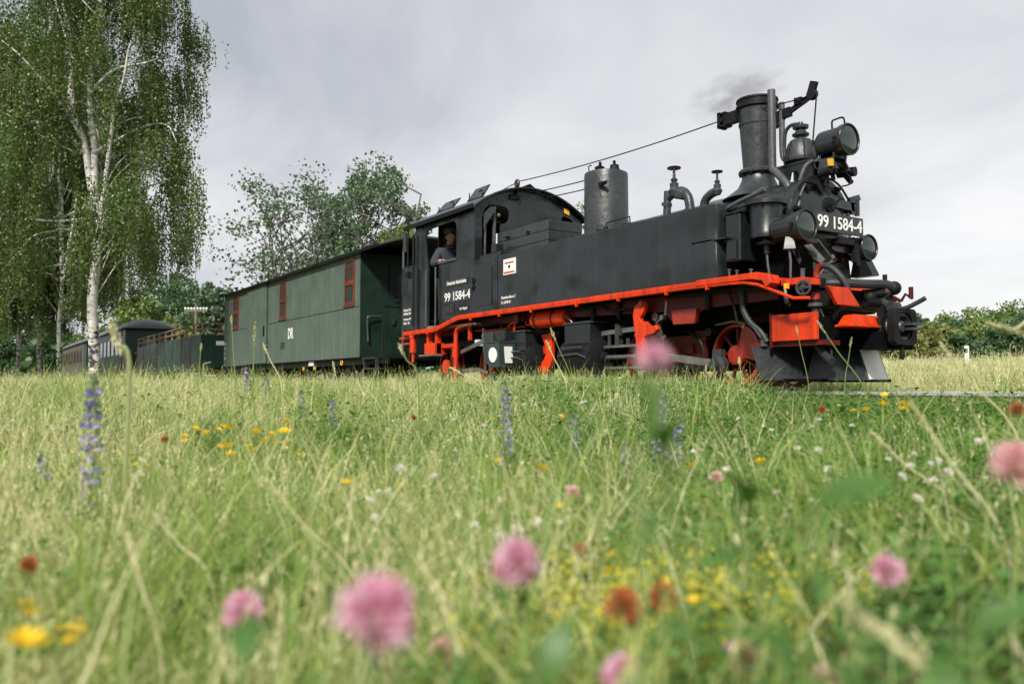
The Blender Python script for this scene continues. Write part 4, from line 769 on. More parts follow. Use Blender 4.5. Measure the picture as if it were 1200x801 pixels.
# pipes and taps along the deck
B().tube(cr([(-5.30,-0.55,1.03),(-5.10,-0.45,1.03),(-4.95,-0.2,1.02),(-4.88,0.0,1.02),(-4.84,0.10,0.98)],5),0.045,10).build('heating_pipe','rubber',loco)
B().sphere((-4.86,0.10,0.99),0.07,12).cyl((-4.96,0.0,0.86),(-4.88,0.06,0.95),0.05,n=10).cyl((-5.02,-0.16,0.93),(-4.90,0.0,0.95),0.045,n=10).cyl((-4.95,-0.02,0.85),(-4.98,-0.16,0.86),0.05,n=10).sphere((-4.97,-0.12,0.90),0.06,10).build('heating_valve','dark',loco)
B().box(-4.93,-4.86,-0.02,0.06,0.94,1.02).build('heating_union','rust',loco)
B().cyl((-4.90,0.02,1.02),(-4.90,0.02,1.12),0.022,n=8).build('tap','dark',loco)
B().tube([(-4.95,0.05,0.92),(-4.86,0.09,0.90),(-4.80,0.12,0.86)],0.018,6).tube([(-4.80,0.12,0.86),(-4.78,0.16,0.93),(-4.70,0.14,0.88)],0.014,6).cyl((-4.71,0.14,0.88),(-4.71,0.14,0.99),0.022,n=8).build('angle_cock','dred',loco)
B().torus((-5.11,-0.92,0.955),(0.35,-1,0),0.062,0.014,18,6).cyl((-5.11,-0.90,0.955),(-5.12,-0.94,0.955),0.028,n=10).bar((-5.11,-0.925,0.895),(-5.11,-0.925,1.015),0.012,0.02).bar((-5.17,-0.925,0.955),(-5.05,-0.925,0.955),0.012,0.02).build('handwheel','grey',loco)
B().cyl((-5.15,-0.88,1.02),(-5.145,-0.88,1.13),0.020,n=8).cyl((-5.145,-0.88,1.13),(-5.145,-0.88,1.14),0.024,n=8).build('peg','pipe',loco)
B().box(-5.30,-5.26,-0.96,-0.93,0.96,1.01).build('yellow_tag','yellow',loco)
B().tube(cr([(-5.30,-0.94,0.96),(-5.28,-0.96,0.88),(-5.25,-0.97,0.82)],4),0.02,6).build('drain_pipe','grey',loco)
# hoses
B().tube(cr([(-5.28,-0.50,1.02),(-5.28,-0.50,1.14),(-5.24,-0.50,1.20),(-5.20,-0.50,1.21)],5),0.030,10).build('brake_pipe','wheelred',loco)
B().tube(cr([(-5.22,-0.50,1.21),(-5.12,-0.48,1.17),(-5.03,-0.45,1.06),(-5.0,-0.42,0.95),(-5.02,-0.42,0.84),(-5.10,-0.45,0.75),(-5.14,-0.46,0.68)],6),0.030,12).build('brake_hose','rubber',loco)
B().lathe((-5.16,-0.46,0.55),(0,0,1),[(0.03,0),(0.042,0.01),(0.03,0.025),(0.042,0.04),(0.03,0.055),(0.042,0.07),(0.03,0.085),(0.042,0.10),(0.03,0.12)],12).build('hose_spring','rust',loco)
B().box(-5.30,-5.14,-0.66,-0.55,0.98,1.07).cyl((-5.22,-0.60,0.84),(-5.22,-0.60,1.08),0.038,n=12).cyl((-5.22,-0.60,0.90),(-5.22,-0.60,0.97),0.045,n=12).build('hose_valve','dark',loco)
B().cyl((-5.22,-0.60,0.87),(-5.22,-0.60,0.94),0.047,n=12).build('hose_band','wheelred',loco)
B().lathe((-5.22,-0.60,0.80),(0,0,1),[(0.05,0),(0.075,0.005),(0.075,0.035),(0.05,0.04)],14).build('hose_clamp','pipe',loco)
B().tube(cr([(-5.22,-0.60,0.84),(-5.22,-0.61,0.62),(-5.19,-0.63,0.46),(-5.11,-0.66,0.36),(-5.0,-0.70,0.29)],6),0.038,12).build('heating_hose','rubber',loco)
B().cyl((-5.02,-0.69,0.30),(-4.97,-0.71,0.275),0.040,n=10).tube(cr([(-5.18,-0.60,0.80),(-5.14,-0.58,0.66),(-5.12,-0.58,0.50),(-5.06,-0.6,0.38),(-5.0,-0.68,0.31)],5),0.010,5).build('hose_end','rubber',loco)
B().tube(cr([(-5.93,-0.80,1.08),(-5.93,-0.82,0.95),(-5.91,-0.82,0.80),(-5.83,-0.82,0.68),(-5.72,-0.80,0.58),(-5.66,-0.78,0.48)],6),0.032,10).build('sand_hose','rubber',loco)
B().bar((-5.78,-0.84,0.64),(-5.68,-0.84,0.52),0.02,0.012).cyl((-5.70,-0.78,0.44),(-5.70,-0.78,0.56),0.04,n=8).build('hose_bracket','pipe',loco)
# snow plough: two plates meeting at a nose under the coupler
def vplate(s, nm, mt, a, b, dz=0.0, t=0.0):
    """plate between two stations (0 = nose, 1 = outer end) of one half of the plough"""
    def q(u, zt):
        k = 0.57 if s < 0 else 0.05; e = 0.87 if s < 0 else 0.40; top = Vector((-5.215-k*u, s*e*u, 0.43)); bot = Vector((-5.10-k*u, s*e*u, 0.10)); return bot.lerp(top, zt)
    nrm = Vector((0.82, s*0.57, 0.2)).normalized()*(0.02+t)
    i = [q(a,dz), q(b,dz), q(b,1-dz), q(a,1-dz)]
    o = [p+nrm for p in i]
    B().hexa(i, o).build(nm, mt, loco, bevel=0.003)
vplate(-1,'plough_plate','black',0.0,1.0); vplate(1,'plough_plate','black',0.0,1.0)
vplate(1,'white_plough_panel','wornwhite',0.03,0.93,0.03,0.006)
B().box(-5.75,-5.30,-0.70,0.70,0.09,0.12).bar((-5.45,-0.5,0.14),(-5.35,-0.5,0.45),0.05,0.03).bar((-5.45,0.5,0.14),(-5.35,0.5,0.45),0.05,0.03).build('plough_brace','pit',loco)

# ---- driver leaning in the cab
def skin_mesh(pts, edges, sub=2, root=None):
    """limbs grown round a skeleton; pts: name -> ((x,y,z), rx, ry)"""
    names = list(pts); me = bpy.data.meshes.new('s'); me.from_pydata([pts[n][0] for n in names], [(names.index(a), names.index(b)) for a, b in edges], [])
    o = bpy.data.objects.new('s', me); C.objects.link(o)
    md = o.modifiers.new('skin', 'SKIN'); md.use_smooth_shade = True
    if not me.skin_vertices: bpy.context.view_layer.objects.active = o
    for n, sv in zip(names, me.skin_vertices[0].data):
        sv.radius = (pts[n][1], pts[n][2]); sv.use_root = (n == (root or names[0]))
    sb = o.modifiers.new('sub', 'SUBSURF'); sb.levels = sub; sb.render_levels = sub
    dg = bpy.context.evaluated_depsgraph_get(); ev = o.evaluated_get(dg); m2 = ev.to_mesh()
    mb = MB(); mb.add([tuple(v.co) for v in m2.vertices], [tuple(p.vertices) for p in m2.polygons]); ev.to_mesh_clear()
    bpy.data.objects.remove(o); return mb
def head_mesh(c, s=1.0):
    """a head facing +x: skull, brow, nose, lips, chin, ears"""
    vs = []; fs = []; n, m = 32, 24
    for i in range(m+1):
        a = math.pi*i/m
        for k in range(n):
            b = 2*math.pi*k/n; x, y, z = math.sin(a)*math.cos(b), math.sin(a)*math.sin(b), math.cos(a)
            px, py, pz = x*0.095, y*0.074, z*0.118
            if z < 0: py *= 1-0.30*(-z)**1.5; px *= 1-0.18*(-z) if x < 0 else 1-0.08*(-z)
            if x > 0.2:
                g = lambda y0, z0, sy, sz: math.exp(-((py-y0)/sy)**2-((pz-z0)/sz)**2)
                px += 0.026*g(0,-0.012,0.011,0.018)+0.012*g(0,0.012,0.009,0.02) - 0.010*(g(0.03,0.012,0.014,0.010)+g(-0.03,0.012,0.014,0.010)) + 0.006*g(0,0.034,0.05,0.010) + 0.007*g(0,-0.048,0.02,0.006) + 0.006*g(0,-0.060,0.018,0.006) - 0.004*g(0,-0.054,0.022,0.003) + 0.010*g(0,-0.092,0.02,0.016)
            vs.append((c[0]+px*s, c[1]+py*s, c[2]+pz*s))
    for i in range(m):
        for k in range(n):
            j = (k+1) % n; fs.append((i*n+k, (i+1)*n+k, (i+1)*n+j, i*n+j))
    mb = MB().add(vs, fs)
    for sd in (-1, 1): mb.torus((c[0]-0.008, c[1]+sd*0.074*s, c[2]-0.01), (0.35, sd, 0), 0.022, 0.009, 14, 6).sphere((c[0]-0.006, c[1]+sd*0.070*s, c[2]-0.01), 0.02, 8, (1,0.5,1.2))
    return mb
dx, dy = -12.47, -0.62
drv = empty('person', (dx, dy, 1.0), 'driver in a dark work jacket and flat cap standing at the open cab window', 'person')
bp_ = {'pel': ((dx,dy,1.88),0.15,0.12), 'belly': ((dx+0.02,dy,2.05),0.15,0.12), 'chest': ((dx+0.03,dy,2.25),0.17,0.13), 'neckb': ((dx+0.04,dy,2.43),0.075,0.07), 'neck': ((dx+0.06,dy,2.52),0.056,0.056), 'head': ((dx+0.07,dy,2.62),0.06,0.06),
  'shr': ((dx+0.03,dy-0.19,2.36),0.068,0.068), 'elr': ((dx-0.02,dy-0.31,2.10),0.05,0.05), 'wrr': ((dx+0.22,dy-0.35,2.075),0.032,0.030),
  'shl': ((dx+0.03,dy+0.19,2.36),0.068,0.068), 'ell': ((dx+0.10,dy+0.28,2.08),0.05,0.05), 'wrl': ((dx+0.34,dy+0.20,2.12),0.032,0.030),
  'hr': ((dx,dy-0.10,1.80),0.095,0.095), 'kr': ((dx+0.03,dy-0.12,1.44),0.062,0.062), 'ar': ((dx-0.01,dy-0.12,1.07),0.042,0.045), 'tr': ((dx+0.15,dy-0.14,1.035),0.04,0.03),
  'hl': ((dx,dy+0.10,1.80),0.095,0.095), 'kl': ((dx+0.05,dy+0.12,1.44),0.062,0.062), 'al': ((dx+0.01,dy+0.12,1.07),0.042,0.045), 'tl': ((dx+0.17,dy+0.14,1.035),0.04,0.03)}
be = [('pel','belly'),('belly','chest'),('chest','neckb'),('neckb','neck'),('neck','head'),('chest','shr'),('shr','elr'),('elr','wrr'),('chest','shl'),('shl','ell'),('ell','wrl'),('pel','hr'),('hr','kr'),('kr','ar'),('ar','tr'),('pel','hl'),('hl','kl'),('kl','al'),('al','tl')]
zf = lambda z: 1.0+(z-1.0)*0.925
bp_['elr'] = ((dx+0.06,dy-0.30,2.12),0.05,0.05); bp_['wrr'] = ((dx+0.36,dy-0.32,2.16),0.032,0.030)
bp_ = {k: ((v[0][0],v[0][1],zf(v[0][2])),v[1],v[2]) for k, v in bp_.items()}
bm_ = skin_mesh(bp_, be, 1)
hc = (dx+0.085, dy, zf(2.645)); hm = head_mesh(hc); bm_.add(hm.v, hm.f)
for wn, sd in (('wrr',-1),('wrl',1)):
    wx, wy, wz = bp_[wn][0]
    hp = {'w': ((wx,wy,wz),0.026,0.022), 'p1': ((wx+0.045,wy,wz-0.004),0.036,0.018), 'p2': ((wx+0.09,wy,wz-0.008),0.038,0.016)}
    he = [('w','p1'),('p1','p2')]; h = skin_mesh(hp, he, 2); bm_.add(h.v, h.f)
    for i, ln in enumerate((0.066,0.076,0.070,0.055)):
        o_ = (i-1.5)*0.020
        f_ = skin_mesh({'a': ((wx+0.085,wy+o_,wz-0.008),0.010,0.010), 'b': ((wx+0.085+ln*0.5,wy+o_*1.1,wz-0.010),0.009,0.009), 'c': ((wx+0.085+ln*0.85,wy+o_*1.12,wz-0.024-0.004*i),0.008,0.008), 'd': ((wx+0.085+ln,wy+o_*1.12,wz-0.040-0.003*i),0.007,0.007)}, [('a','b'),('b','c'),('c','d')], 1); bm_.add(f_.v, f_.f)
    f_ = skin_mesh({'a': ((wx+0.03,wy+sd*-0.025,wz-0.004),0.012,0.012), 'b': ((wx+0.065,wy+sd*-0.055,wz-0.008),0.010,0.010), 'c': ((wx+0.095,wy+sd*-0.062,wz-0.018),0.008,0.008)}, [('a','b'),('b','c')], 1); bm_.add(f_.v, f_.f)
bod = bm_.build('body', 'skin', drv)
jp = {k: (v[0], v[1]+0.022, v[2]+0.022) for k, v in bp_.items() if k in ('pel','belly','chest','neckb','shr','elr','wrr','shl','ell','wrl')}
jp['elr'] = (bp_['elr'][0],0.085,0.085); jp['ell'] = (bp_['ell'][0],0.085,0.085); jp['neckb'] = ((dx+0.04,dy,zf(2.45)),0.085,0.085); jp['wrr'] = ((dx+0.32,dy-0.318,zf(2.155)),0.046,0.046); jp['wrl'] = ((dx+0.30,dy+0.21,zf(2.115)),0.046,0.046)
skin_mesh(jp, [e for e in be if e[0] in jp and e[1] in jp], 2).build('jacket','jacket',drv)
B().lathe((dx+0.045,dy,zf(2.475)),(0.15,0,1),[(0.088,0),(0.080,0.035),(0.070,0.035),(0.074,0.0)],20).build('collar','jacket',drv)
tp = {k: (v[0], v[1]+0.015, v[2]+0.015) for k, v in bp_.items() if k in ('pel','hr','kr','ar','hl','kl','al')}
skin_mesh(tp, [e for e in be if e[0] in tp and e[1] in tp], 2).build('trousers','trouser',drv)
B().sphere((hc[0]-0.020,hc[1],hc[2]+0.012),0.092,20,(1.0,0.86,1.12)).build('hair','hair',drv)
cpv = []
m_ = B().lathe((hc[0]-0.012,hc[1],hc[2]+0.055),(-0.12,0,1),[(0.098,0.0),(0.101,0.012),(0.104,0.035),(0.112,0.06),(0.10,0.078),(0.05,0.088),(0,0.09)],28)
m_.add([(hc[0]+0.06,hc[1]-0.075,hc[2]+0.062),(hc[0]+0.12,hc[1]-0.055,hc[2]+0.052),(hc[0]+0.15,hc[1],hc[2]+0.048),(hc[0]+0.12,hc[1]+0.055,hc[2]+0.052),(hc[0]+0.06,hc[1]+0.075,hc[2]+0.062),(hc[0]+0.09,hc[1],hc[2]+0.075)],[(0,1,5),(1,2,5),(2,3,5),(3,4,5)])
m_.build('flat_cap','cap',drv)

# ================================================================== wagons
def axle_set(par, x, r=0.30, near=True):
    for sd in (-1, 1):
        w_ = B().lathe((x,sd*0.38,r),(0,sd,0),[(r+0.02,0),(r+0.02,0.02),(r,0.03),(r,0.09),(r-0.05,0.10),(r-0.05,0.05),(0.08,0.07),(0.07,0.13),(0,0.13)],28).build('wheel','dark',par)
        B().box(x-0.10,x+0.10,min(sd*0.56,sd*0.66),max(sd*0.56,sd*0.66),r-0.10,r+0.10).build('axle_box','dark',w_)
    B().cyl((x,-0.4,r),(x,0.4,r),0.05,n=10).build('axle','dark',par)
def bogie(par, x):
    for dx_ in (-0.7, 0.7): axle_set(par, x+dx_)
    for sd in (-1,1):
        ya, yb = sorted((sd*0.58, sd*0.62))
        B().prism([(x-1.0,0.34),(x-0.8,0.46),(x+0.8,0.46),(x+1.0,0.34),(x+0.85,0.24),(x+0.55,0.32),(x+0.25,0.22),(x-0.25,0.22),(x-0.55,0.32),(x-0.85,0.24)],ya,yb,'xz').build('bogie_side_frame','dark',par)
def windo(par, xa, xb, za, zb, y, sd=-1, shut=True):
    """framed two-part window proud of the coach side"""
    q = lambda a, b: (min(y+sd*a, y+sd*b), max(y+sd*a, y+sd*b))
    f = B()
    t = 0.055; zm = za + (zb-za)*0.46
    for (x0,x1,z0,z1) in ((xa,xa+t,za,zb),(xb-t,xb,za,zb),(xa+t,xb-t,zb-t,zb),(xa+t,xb-t,za,za+t),(xa+t,xb-t,zm-0.03,zm+0.075)):
        ya, yb = q(-0.01,0.022); f.box(x0,x1,ya,yb,z0,z1)
    fr = f.build('window','sash',par,bevel=0.004)
    ya, yb = q(0.0,0.035); B().box(xa-0.03,xb+0.03,ya,yb,za-0.035,za-0.003).build('sill','sash',fr)
    ya, yb = q(-0.006,0.004); B().box(xa+t+0.003,xb-t-0.003,ya,yb,zm+0.077,zb-t-0.003).build('pane','glass',fr)
    ya, yb = q(-0.006,0.002); B().box(xa+t+0.003,xb-t-0.003,ya,yb,za+t+0.003,zm-0.033).build('pane','glass',fr)
    ya, yb = q(0.006,0.014); g = B()
    x = (xa+xb)/2; g.box(x-0.006,x+0.006,ya,yb,zm+0.08,zb-t-0.002)
    g.box(xa+t,xb-t,ya,yb,zm+0.30,zm+0.315).build('glazing_bar','sash',fr)
    return fr

van = empty('luggage_van', (-20, 0, 0), 'faded green luggage van with red-brown window frames coupled behind the locomotive', 'railway van')
HW = 1.0
B().box(-25.2,-15.3,-HW+0.03,HW-0.03,0.62,2.62).build('van_core','dgreen',van)
for sd in (-1,1):
    ya, yb = sorted((sd*(HW-0.028), sd*HW))
    sp = B().box(-25.2,-15.3,ya,yb,0.60,2.64).build('side_panel','green',van,bevel=0.004)
    yc, yd = sorted((sd*(HW+0.001), sd*(HW+0.014)))
    B().box(-25.19,-22.82,yc,yd,1.585,1.615).box(-21.0,-15.31,yc,yd,1.585,1.615).build('waist_strip','green',sp)
    for x in (-22.80,-21.09): B().box(x-0.018,x+0.018,yc,yd,0.61,2.62).build('door_post','dgreen',sp)
    yc2, yd2 = sorted((sd*(HW+0.003), sd*(HW+0.030)))
    d = B().box(-22.78,-21.16,yc2,yd2,0.62,2.60).build('sliding_door','green',van,bevel=0.004)
    yc3, yd3 = sorted((sd*(HW+0.031), sd*(HW+0.06))); B().box(-21.30,-21.24,yc3,yd3,1.3,1.55).build('handle','dark',d)
    B().box(-23.0,-20.9,min(sd*(HW+0.002),sd*(HW+0.05)),max(sd*(HW+0.002),sd*(HW+0.05)),2.605,2.64).build('door_rail','dark',van)
    for (xa, xb) in ((-24.22,-23.68),(-20.12,-19.66),(-16.03,-15.53)): windo(van, xa, xb, 1.64, 2.55, sd*HW, sd)
    B().box(-25.3,-14.2,min(sd*0.86,sd*0.93),max(sd*0.86,sd*0.93),0.46,0.598).build('sole_bar','dark',van)
    B().bar((-23.3,sd*0.7,0.44),(-21.6,sd*0.7,0.16),0.04,0.04).bar((-21.6,sd*0.7,0.16),(-19.2,sd*0.7,0.16),0.04,0.04).bar((-19.2,sd*0.7,0.16),(-17.5,sd*0.7,0.44),0.04,0.04).bar((-21.6,sd*0.7,0.16),(-21.6,sd*0.7,0.5),0.05,0.05).bar((-19.2,sd*0.7,0.16),(-19.2,sd*0.7,0.5),0.05,0.05).build('truss_rod','dark',van)
    rivets('strip_bolt',[(x,sd*(HW+0.014),1.60) for x in np.arange(-20.9,-15.4,0.35)],(0,sd,0),0.012,van,'dgreen')
text('lettering','DR',(-19.50,-HW-0.002,1.14),(1,0,0),(0,0,1),0.36,0.25,'white',van,bold=0.02)
for k, z in enumerate((1.22,1.08,0.94,0.80)): text('lettering',('K 60 P','16,2 m','8,0 t','12 Pl')[k],(-25.16,-HW-0.002,z),(1,0,0),(0,0,1),0.20,0.075,'white',van)
B().box(-20.05,-19.75,-HW-0.004,-HW-0.001,0.92,1.08).build('faded_patch','grey',van)
vr = [(y, 2.86-0.215*(y/1.06)**2) for y in np.linspace(-1.1,1.1,17)]
B().prism(vr + [(y, z-0.035) for y, z in reversed(vr)],-25.5,-14.2,'yz').build('roof','roof',van)
B().box(-25.5,-14.2,-1.112,-1.098,2.61,2.645).build('roof_gutter','dark',van)
for x in (-23.5,-20.5,-17.5): B().lathe((x,0,2.85),(0,0,1),[(0.10,0),(0.09,0.12),(0.14,0.13),(0.10,0.19),(0,0.20)],14).build('roof_vent','dark',van)
# end platform facing the locomotive
B().box(-15.3,-14.25,-0.95,0.95,0.56,0.62).build('end_platform','dark',van)
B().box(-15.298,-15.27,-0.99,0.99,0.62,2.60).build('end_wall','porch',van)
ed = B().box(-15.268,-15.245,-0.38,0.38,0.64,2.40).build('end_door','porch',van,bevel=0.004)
B().box(-15.244,-15.235,-0.24,0.24,1.75,2.25).build('pane','glass',ed)
B().box(-15.243,-15.225,-0.30,0.30,1.70,1.745).box(-15.24,-15.20,-0.34,-0.30,1.25,1.38).build('handle','dgreen',ed)
for sd in (-1,1): B().tube([(-14.32,sd*0.55,0.6),(-14.32,sd*0.55,2.78)],0.022,8).build('porch_post','pipe',van)
B().box(-14.34,-14.28,-0.53,0.97,0.62,1.50).build('platform_gate','dark',van)
B().tube(cr([(-15.22,-0.85,0.9),(-15.20,-0.88,1.30),(-15.18,-0.85,1.38),(-15.2,-0.60,1.40)],4),0.016,6).build('end_handrail','pipe',van)
B().box(-15.1,-14.5,-1.0,-0.8,0.36,0.385).box(-15.1,-15.06,-1.0,-0.95,0.385,0.56).box(-14.54,-14.5,-1.0,-0.95,0.385,0.56).box(-15.1,-14.5,-1.02,-0.85,0.555,0.575).build('platform_step','grey',van)
B().tube([(-14.32,-0.95,0.62),(-14.32,-0.95,1.5),(-14.32,-0.55,1.5)],0.018,6).build('platform_rail','dark',van)
B().cyl((-14.28,0.0,0.6),(-13.6,0,0.6),0.08,n=12).build('coupling','dark',van)
for x in (-23.4,-17.0): bogie(van, x)
B().cyl((-21.0,-0.82,0.36),(-20.2,-0.82,0.36),0.13,n=14).build('brake_cylinder','dark',van)
for x, mt in ((-18.6,'yellow'),(-17.9,'yellow')): B().box(x-0.05,x+0.05,-0.945,-0.931,0.40,0.47).build('yellow_tag',mt,van)
B().torus((-16.3,-0.95,0.52),(0,-1,0),0.05,0.012,12,6).build('tie_ring','yellow',van)
B().box(-18.25,-17.95,-0.945,-0.931,0.49,0.58).build('data_plate','wornwhite',van)

# open viewing wagon
ow = empty('open_wagon', (-33.7, 0, 0), 'dark green open wagon with tan timber railing between the van and the coach', 'railway wagon')
x0, x1 = -39.4, -27.95
B().box(x0,x1,-0.95,0.95,0.56,0.66).build('wagon_floor','dark',ow)
nb_ = 24; bme = None
for sd in (-1,1):
    for k in range(nb_):
        xa = x0+(x1-x0)*k/nb_+0.005; xb = x0+(x1-x0)*(k+1)/nb_-0.005
        mt = 'dgreen' if k not in (4, 9, 20) else 'lantern'
        ya, yb = sorted((sd*0.965, sd*(1.0+0.004*(k % 3)))); B().box(xa,xb,ya,yb,0.56,1.685).build('side_board',mt,ow)
for x in (x0, x1-0.035): B().box(x,x+0.035,-0.96,0.96,0.56,1.685).build('end_board','dgreen',ow)
posts = np.linspace(x0+0.05,x1-0.05,11)
for sd in (-1,1):
    for x in posts: B().box(x-0.024,x+0.024,min(sd*0.93,sd*0.99),max(sd*0.93,sd*0.99),1.69,2.06).build('rail_post','rail_tan',ow)
    for z in (1.86, 2.04): B().box(x0,x1,min(sd*0.92,sd*0.928) if 0 else min(sd*0.993,sd*1.02),max(sd*0.993,sd*1.02),z-0.02,z+0.02).build('top_rail','rail_tan',ow)
    B().box(x0,x1,min(sd*0.88,sd*0.92),max(sd*0.88,sd*0.92),0.44,0.555).build('sole_bar','dark',ow)
for x in (x0+0.0, x1-0.03):
    for z in (1.86, 2.04): B().box(x,x+0.028,-0.92,0.92,z-0.02,z+0.02).build('end_rail','rail_tan',ow)
    for y in (-0.3,0.3): B().box(x,x+0.03,y-0.03,y+0.03,1.69,1.83).build('rail_post','rail_tan',ow)
B().box(-36.0,-34.2,-1.012,-1.006,1.14,1.18).box(-36.0,-34.2,-1.012,-1.006,0.98,1.02).build('grab_bar','rail_tan',ow)
B().box(-27.94,-27.92,-0.55,-0.30,1.35,1.48).build('white_plate','wornwhite',ow)
B().tube([(-27.93,-0.2,1.40),(-27.6,0.15,0.75)],0.02,6).cyl((-27.95,-0.22,1.40),(-27.88,-0.22,1.40),0.06,n=10).build('brake_handle','rail_tan',ow)
for y in np.linspace(-0.6,0.6,4): B().box(-28.4,-28.2,y-0.15,y+0.15,1.1,1.14).build('seat','wood',ow)
B().box(-27.9,-27.3,-0.95,-0.7,0.36,0.40).tube([(-27.9,-0.95,0.4),(-27.8,-0.95,0.75),(-27.2,-0.9,0.78)],0.025,6).build('end_step','wornwhite',ow)
B().cyl((-27.9,0,0.55),(-25.4,0,0.55),0.07,n=10).build('coupling','dark',ow)
for x in (-37.2,-30.2): bogie(ow, x)

def coach(x0, x1, side, lab, wins):
    c = empty('passenger_coach', ((x0+x1)/2, 0, 0), lab, 'railway coach', None)
    hw = 1.08
    B().box(x0,x1,-hw+0.025,hw-0.025,0.55,2.66).build('coach_core','dgreen',c)
    for sd in (-1,1):
        ya, yb = sorted((sd*(hw-0.024), sd*hw)); B().box(x0+0.9,x1-0.9,ya,yb,0.52,2.66).build('side_panel',side,c)
        for k in range(wins):
            xa = x0+1.3+(x1-x0-2.6)*k/wins; xb = xa+(x1-x0-2.6)/wins*0.66
            ya, yb = sorted((sd*(hw+0.001), sd*(hw+0.02)))
            f = B().box(xa,xb,ya,yb,1.45,2.35).build('window','sash' if side == 'ivory' else 'dgreen',c)
            ya, yb = sorted((sd*(hw+0.021), sd*(hw+0.026))); B().box(xa+0.07,xb-0.07,ya,yb,1.52,2.28).build('pane','glass',f)
        for k in range(14):
            x = x0+0.95+(x1-x0-1.9)*k/13; ya, yb = sorted((sd*(hw+0.001), sd*(hw+0.010))); B().box(x-0.02,x+0.02,ya,yb,0.55,1.40).build('panel_strip',side,c)
    pts = []; nseg = 14; m = 20; rows = []
    L_ = x1-x0+0.7
    for i in range(m+1):
        t = i/m; x = x0-0.35+L_*t; e = min(1, min(t,1-t)*L_/1.3); rise = 0.50*math.sqrt(max(0, 1-(1-e)**2)); 
        rows.append([(x, y*1.18, 2.66 + 0.03 + rise*(1-y**2)**0.8) for y in np.linspace(-1,1,nseg+1)])
    # finer rows at the domed ends
    rows = []
    for x in sorted(set([x0-0.35+1.3*(1-math.cos(a)) for a in np.linspace(0,math.pi/2,9)] + [x1+0.35-1.3*(1-math.cos(a)) for a in np.linspace(0,math.pi/2,9)])):
        e = min(1, min(x-(x0-0.35), x1+0.35-x)/1.3); rise = 0.50*math.sqrt(max(0,1-(1-e)**2))
        rows.append([(x, y*1.18, 2.69 + rise*(1-y**2)**0.8) for y in np.linspace(-1,1,nseg+1)])
    mb = B(); k = nseg+1
    mb.v = [p for r_ in rows for p in r_]; nr = len(rows)
    mb.f = [(i*k+j, i*k+j+1, (i+1)*k+j+1, (i+1)*k+j) for i in range(nr-1) for j in range(nseg)]
    o = mb.build('roof','proof',c)
    B().box(x0-0.35,x1+0.35,-1.18,1.18,2.64,2.688).build('roof_eave','dark',c)
    for x in (x0-0.03, x1+0.001):
        d = B().box(x,x+0.03,-0.40,0.40,0.62,2.45).build('end_door','dgreen',c)
        B().box(x-0.01,x+0.04,-0.25,0.25,1.6,2.2).build('pane','glass',d)
    B().sphere((x1+0.06,-0.62,1.55),0.05,8).build('end_lamp','yellow',c)
    B().box(x0,x1,-0.95,-0.85,0.42,0.52).box(x0,x1,0.85,0.95,0.42,0.52).build('sole_bar','dark',c)
    B().cyl((x1+0.05,0,0.55),(x1+1.4,0,0.55),0.07,n=10).build('coupling','dark',c)
    for x in (x0+2.4, x1-2.4): bogie(c, x)
    return c
coach(-55.0,-42.2,'dgreen','dark green coach with a domed grey roof end behind the open wagon',8)
coach(-70.0,-56.2,'ivory','dull brown-grey coach with a row of windows at the tail of the train',7)

# ================================================================== trees
def leaf_quads(cen, size, normal_bias=None, asp=0.6):
    """one small pointed leaf per centre, turned at random: vertices and faces"""
    n = len(cen); a = RNG.normal(size=(n,3)); a /= np.linalg.norm(a,axis=1,keepdims=True)
    if normal_bias is not None: a = a + normal_bias; a /= np.linalg.norm(a,axis=1,keepdims=True)
    b = np.cross(a, RNG.normal(size=(n,3))); b /= np.linalg.norm(b,axis=1,keepdims=True)
    s = (size if np.ndim(size) else np.full(n,size))[:,None]
    v = np.stack([cen-a*s*0.5, cen+b*s*asp*0.5+a*s*0.05, cen+a*s*0.5, cen-b*s*asp*0.5+a*s*0.05], 1)
    return v.reshape(-1,3), np.arange(n*4).reshape(-1,4)
def P0(px, py, d, base): return P(px, py, d) - base
def on_ground(px, d):
    """ground point below a pixel column at depth d"""
    p = P(px, HZ, d); return Vector((p.x, p.y, float(gz(p.x, p.y))))

# ---- birches: trunk with limbs, hanging twigs full of small leaves
BD = 23.0
bb = on_ground(112, BD)
def bpt(px, py, off=0.0): return P(px, py, BD) + fh*off - bb
tr_curves = [
    ([(112,455),(110,400),(108,350),(113,300),(112,255),(104,200),(98,165),(88,141),(81,120),(85,70),(80,30),(68,-20),(60,-90)], 0.155, 0.0),
    ([(112,262),(110,215),(109,171),(104,130),(103,105),(103,78),(107,50),(114,15),(118,-40),(120,-120)], 0.105, 0.15),
    ([(112,290),(122,240),(130,190),(139,129),(147,110),(153,90),(157,70),(162,57),(174,35),(186,15)], 0.07, -0.5),
    ([(88,141),(87,110),(87,84),(84,55),(78,30),(70,0),(60,-50)], 0.06, -0.35),
    ([(98,165),(80,130),(62,105),(40,78),(20,60),(-10,40)], 0.06, -0.6),
    ([(105,280),(90,272),(70,276),(55,283),(40,305),(22,330)], 0.045, -1.0),
    ([(108,255),(80,262),(50,262),(20,262),(-10,258)], 0.045, -0.9),
    ([(113,280),(128,262),(148,252),(166,248)], 0.04, -0.7),
    ([(70,276),(60,285),(68,293),(72,305)], 0.02, -1.0),
    ([(90,180),(70,170),(50,160),(20,140)], 0.04, -0.5),
    ([(112,240),(140,225),(175,215),(205,205),(225,215)], 0.05, 0.3),
    ([(108,180),(140,165),(175,150),(200,150),(212,170)], 0.05, -0.3),
    ([(104,110),(130,80),(165,70),(195,60),(210,80)], 0.05, 0.4),
]
bt = empty('birch_tree', bb, 'large weeping birch with a thick white trunk in front of the coaches', 'tree', 'birch trees at the left')
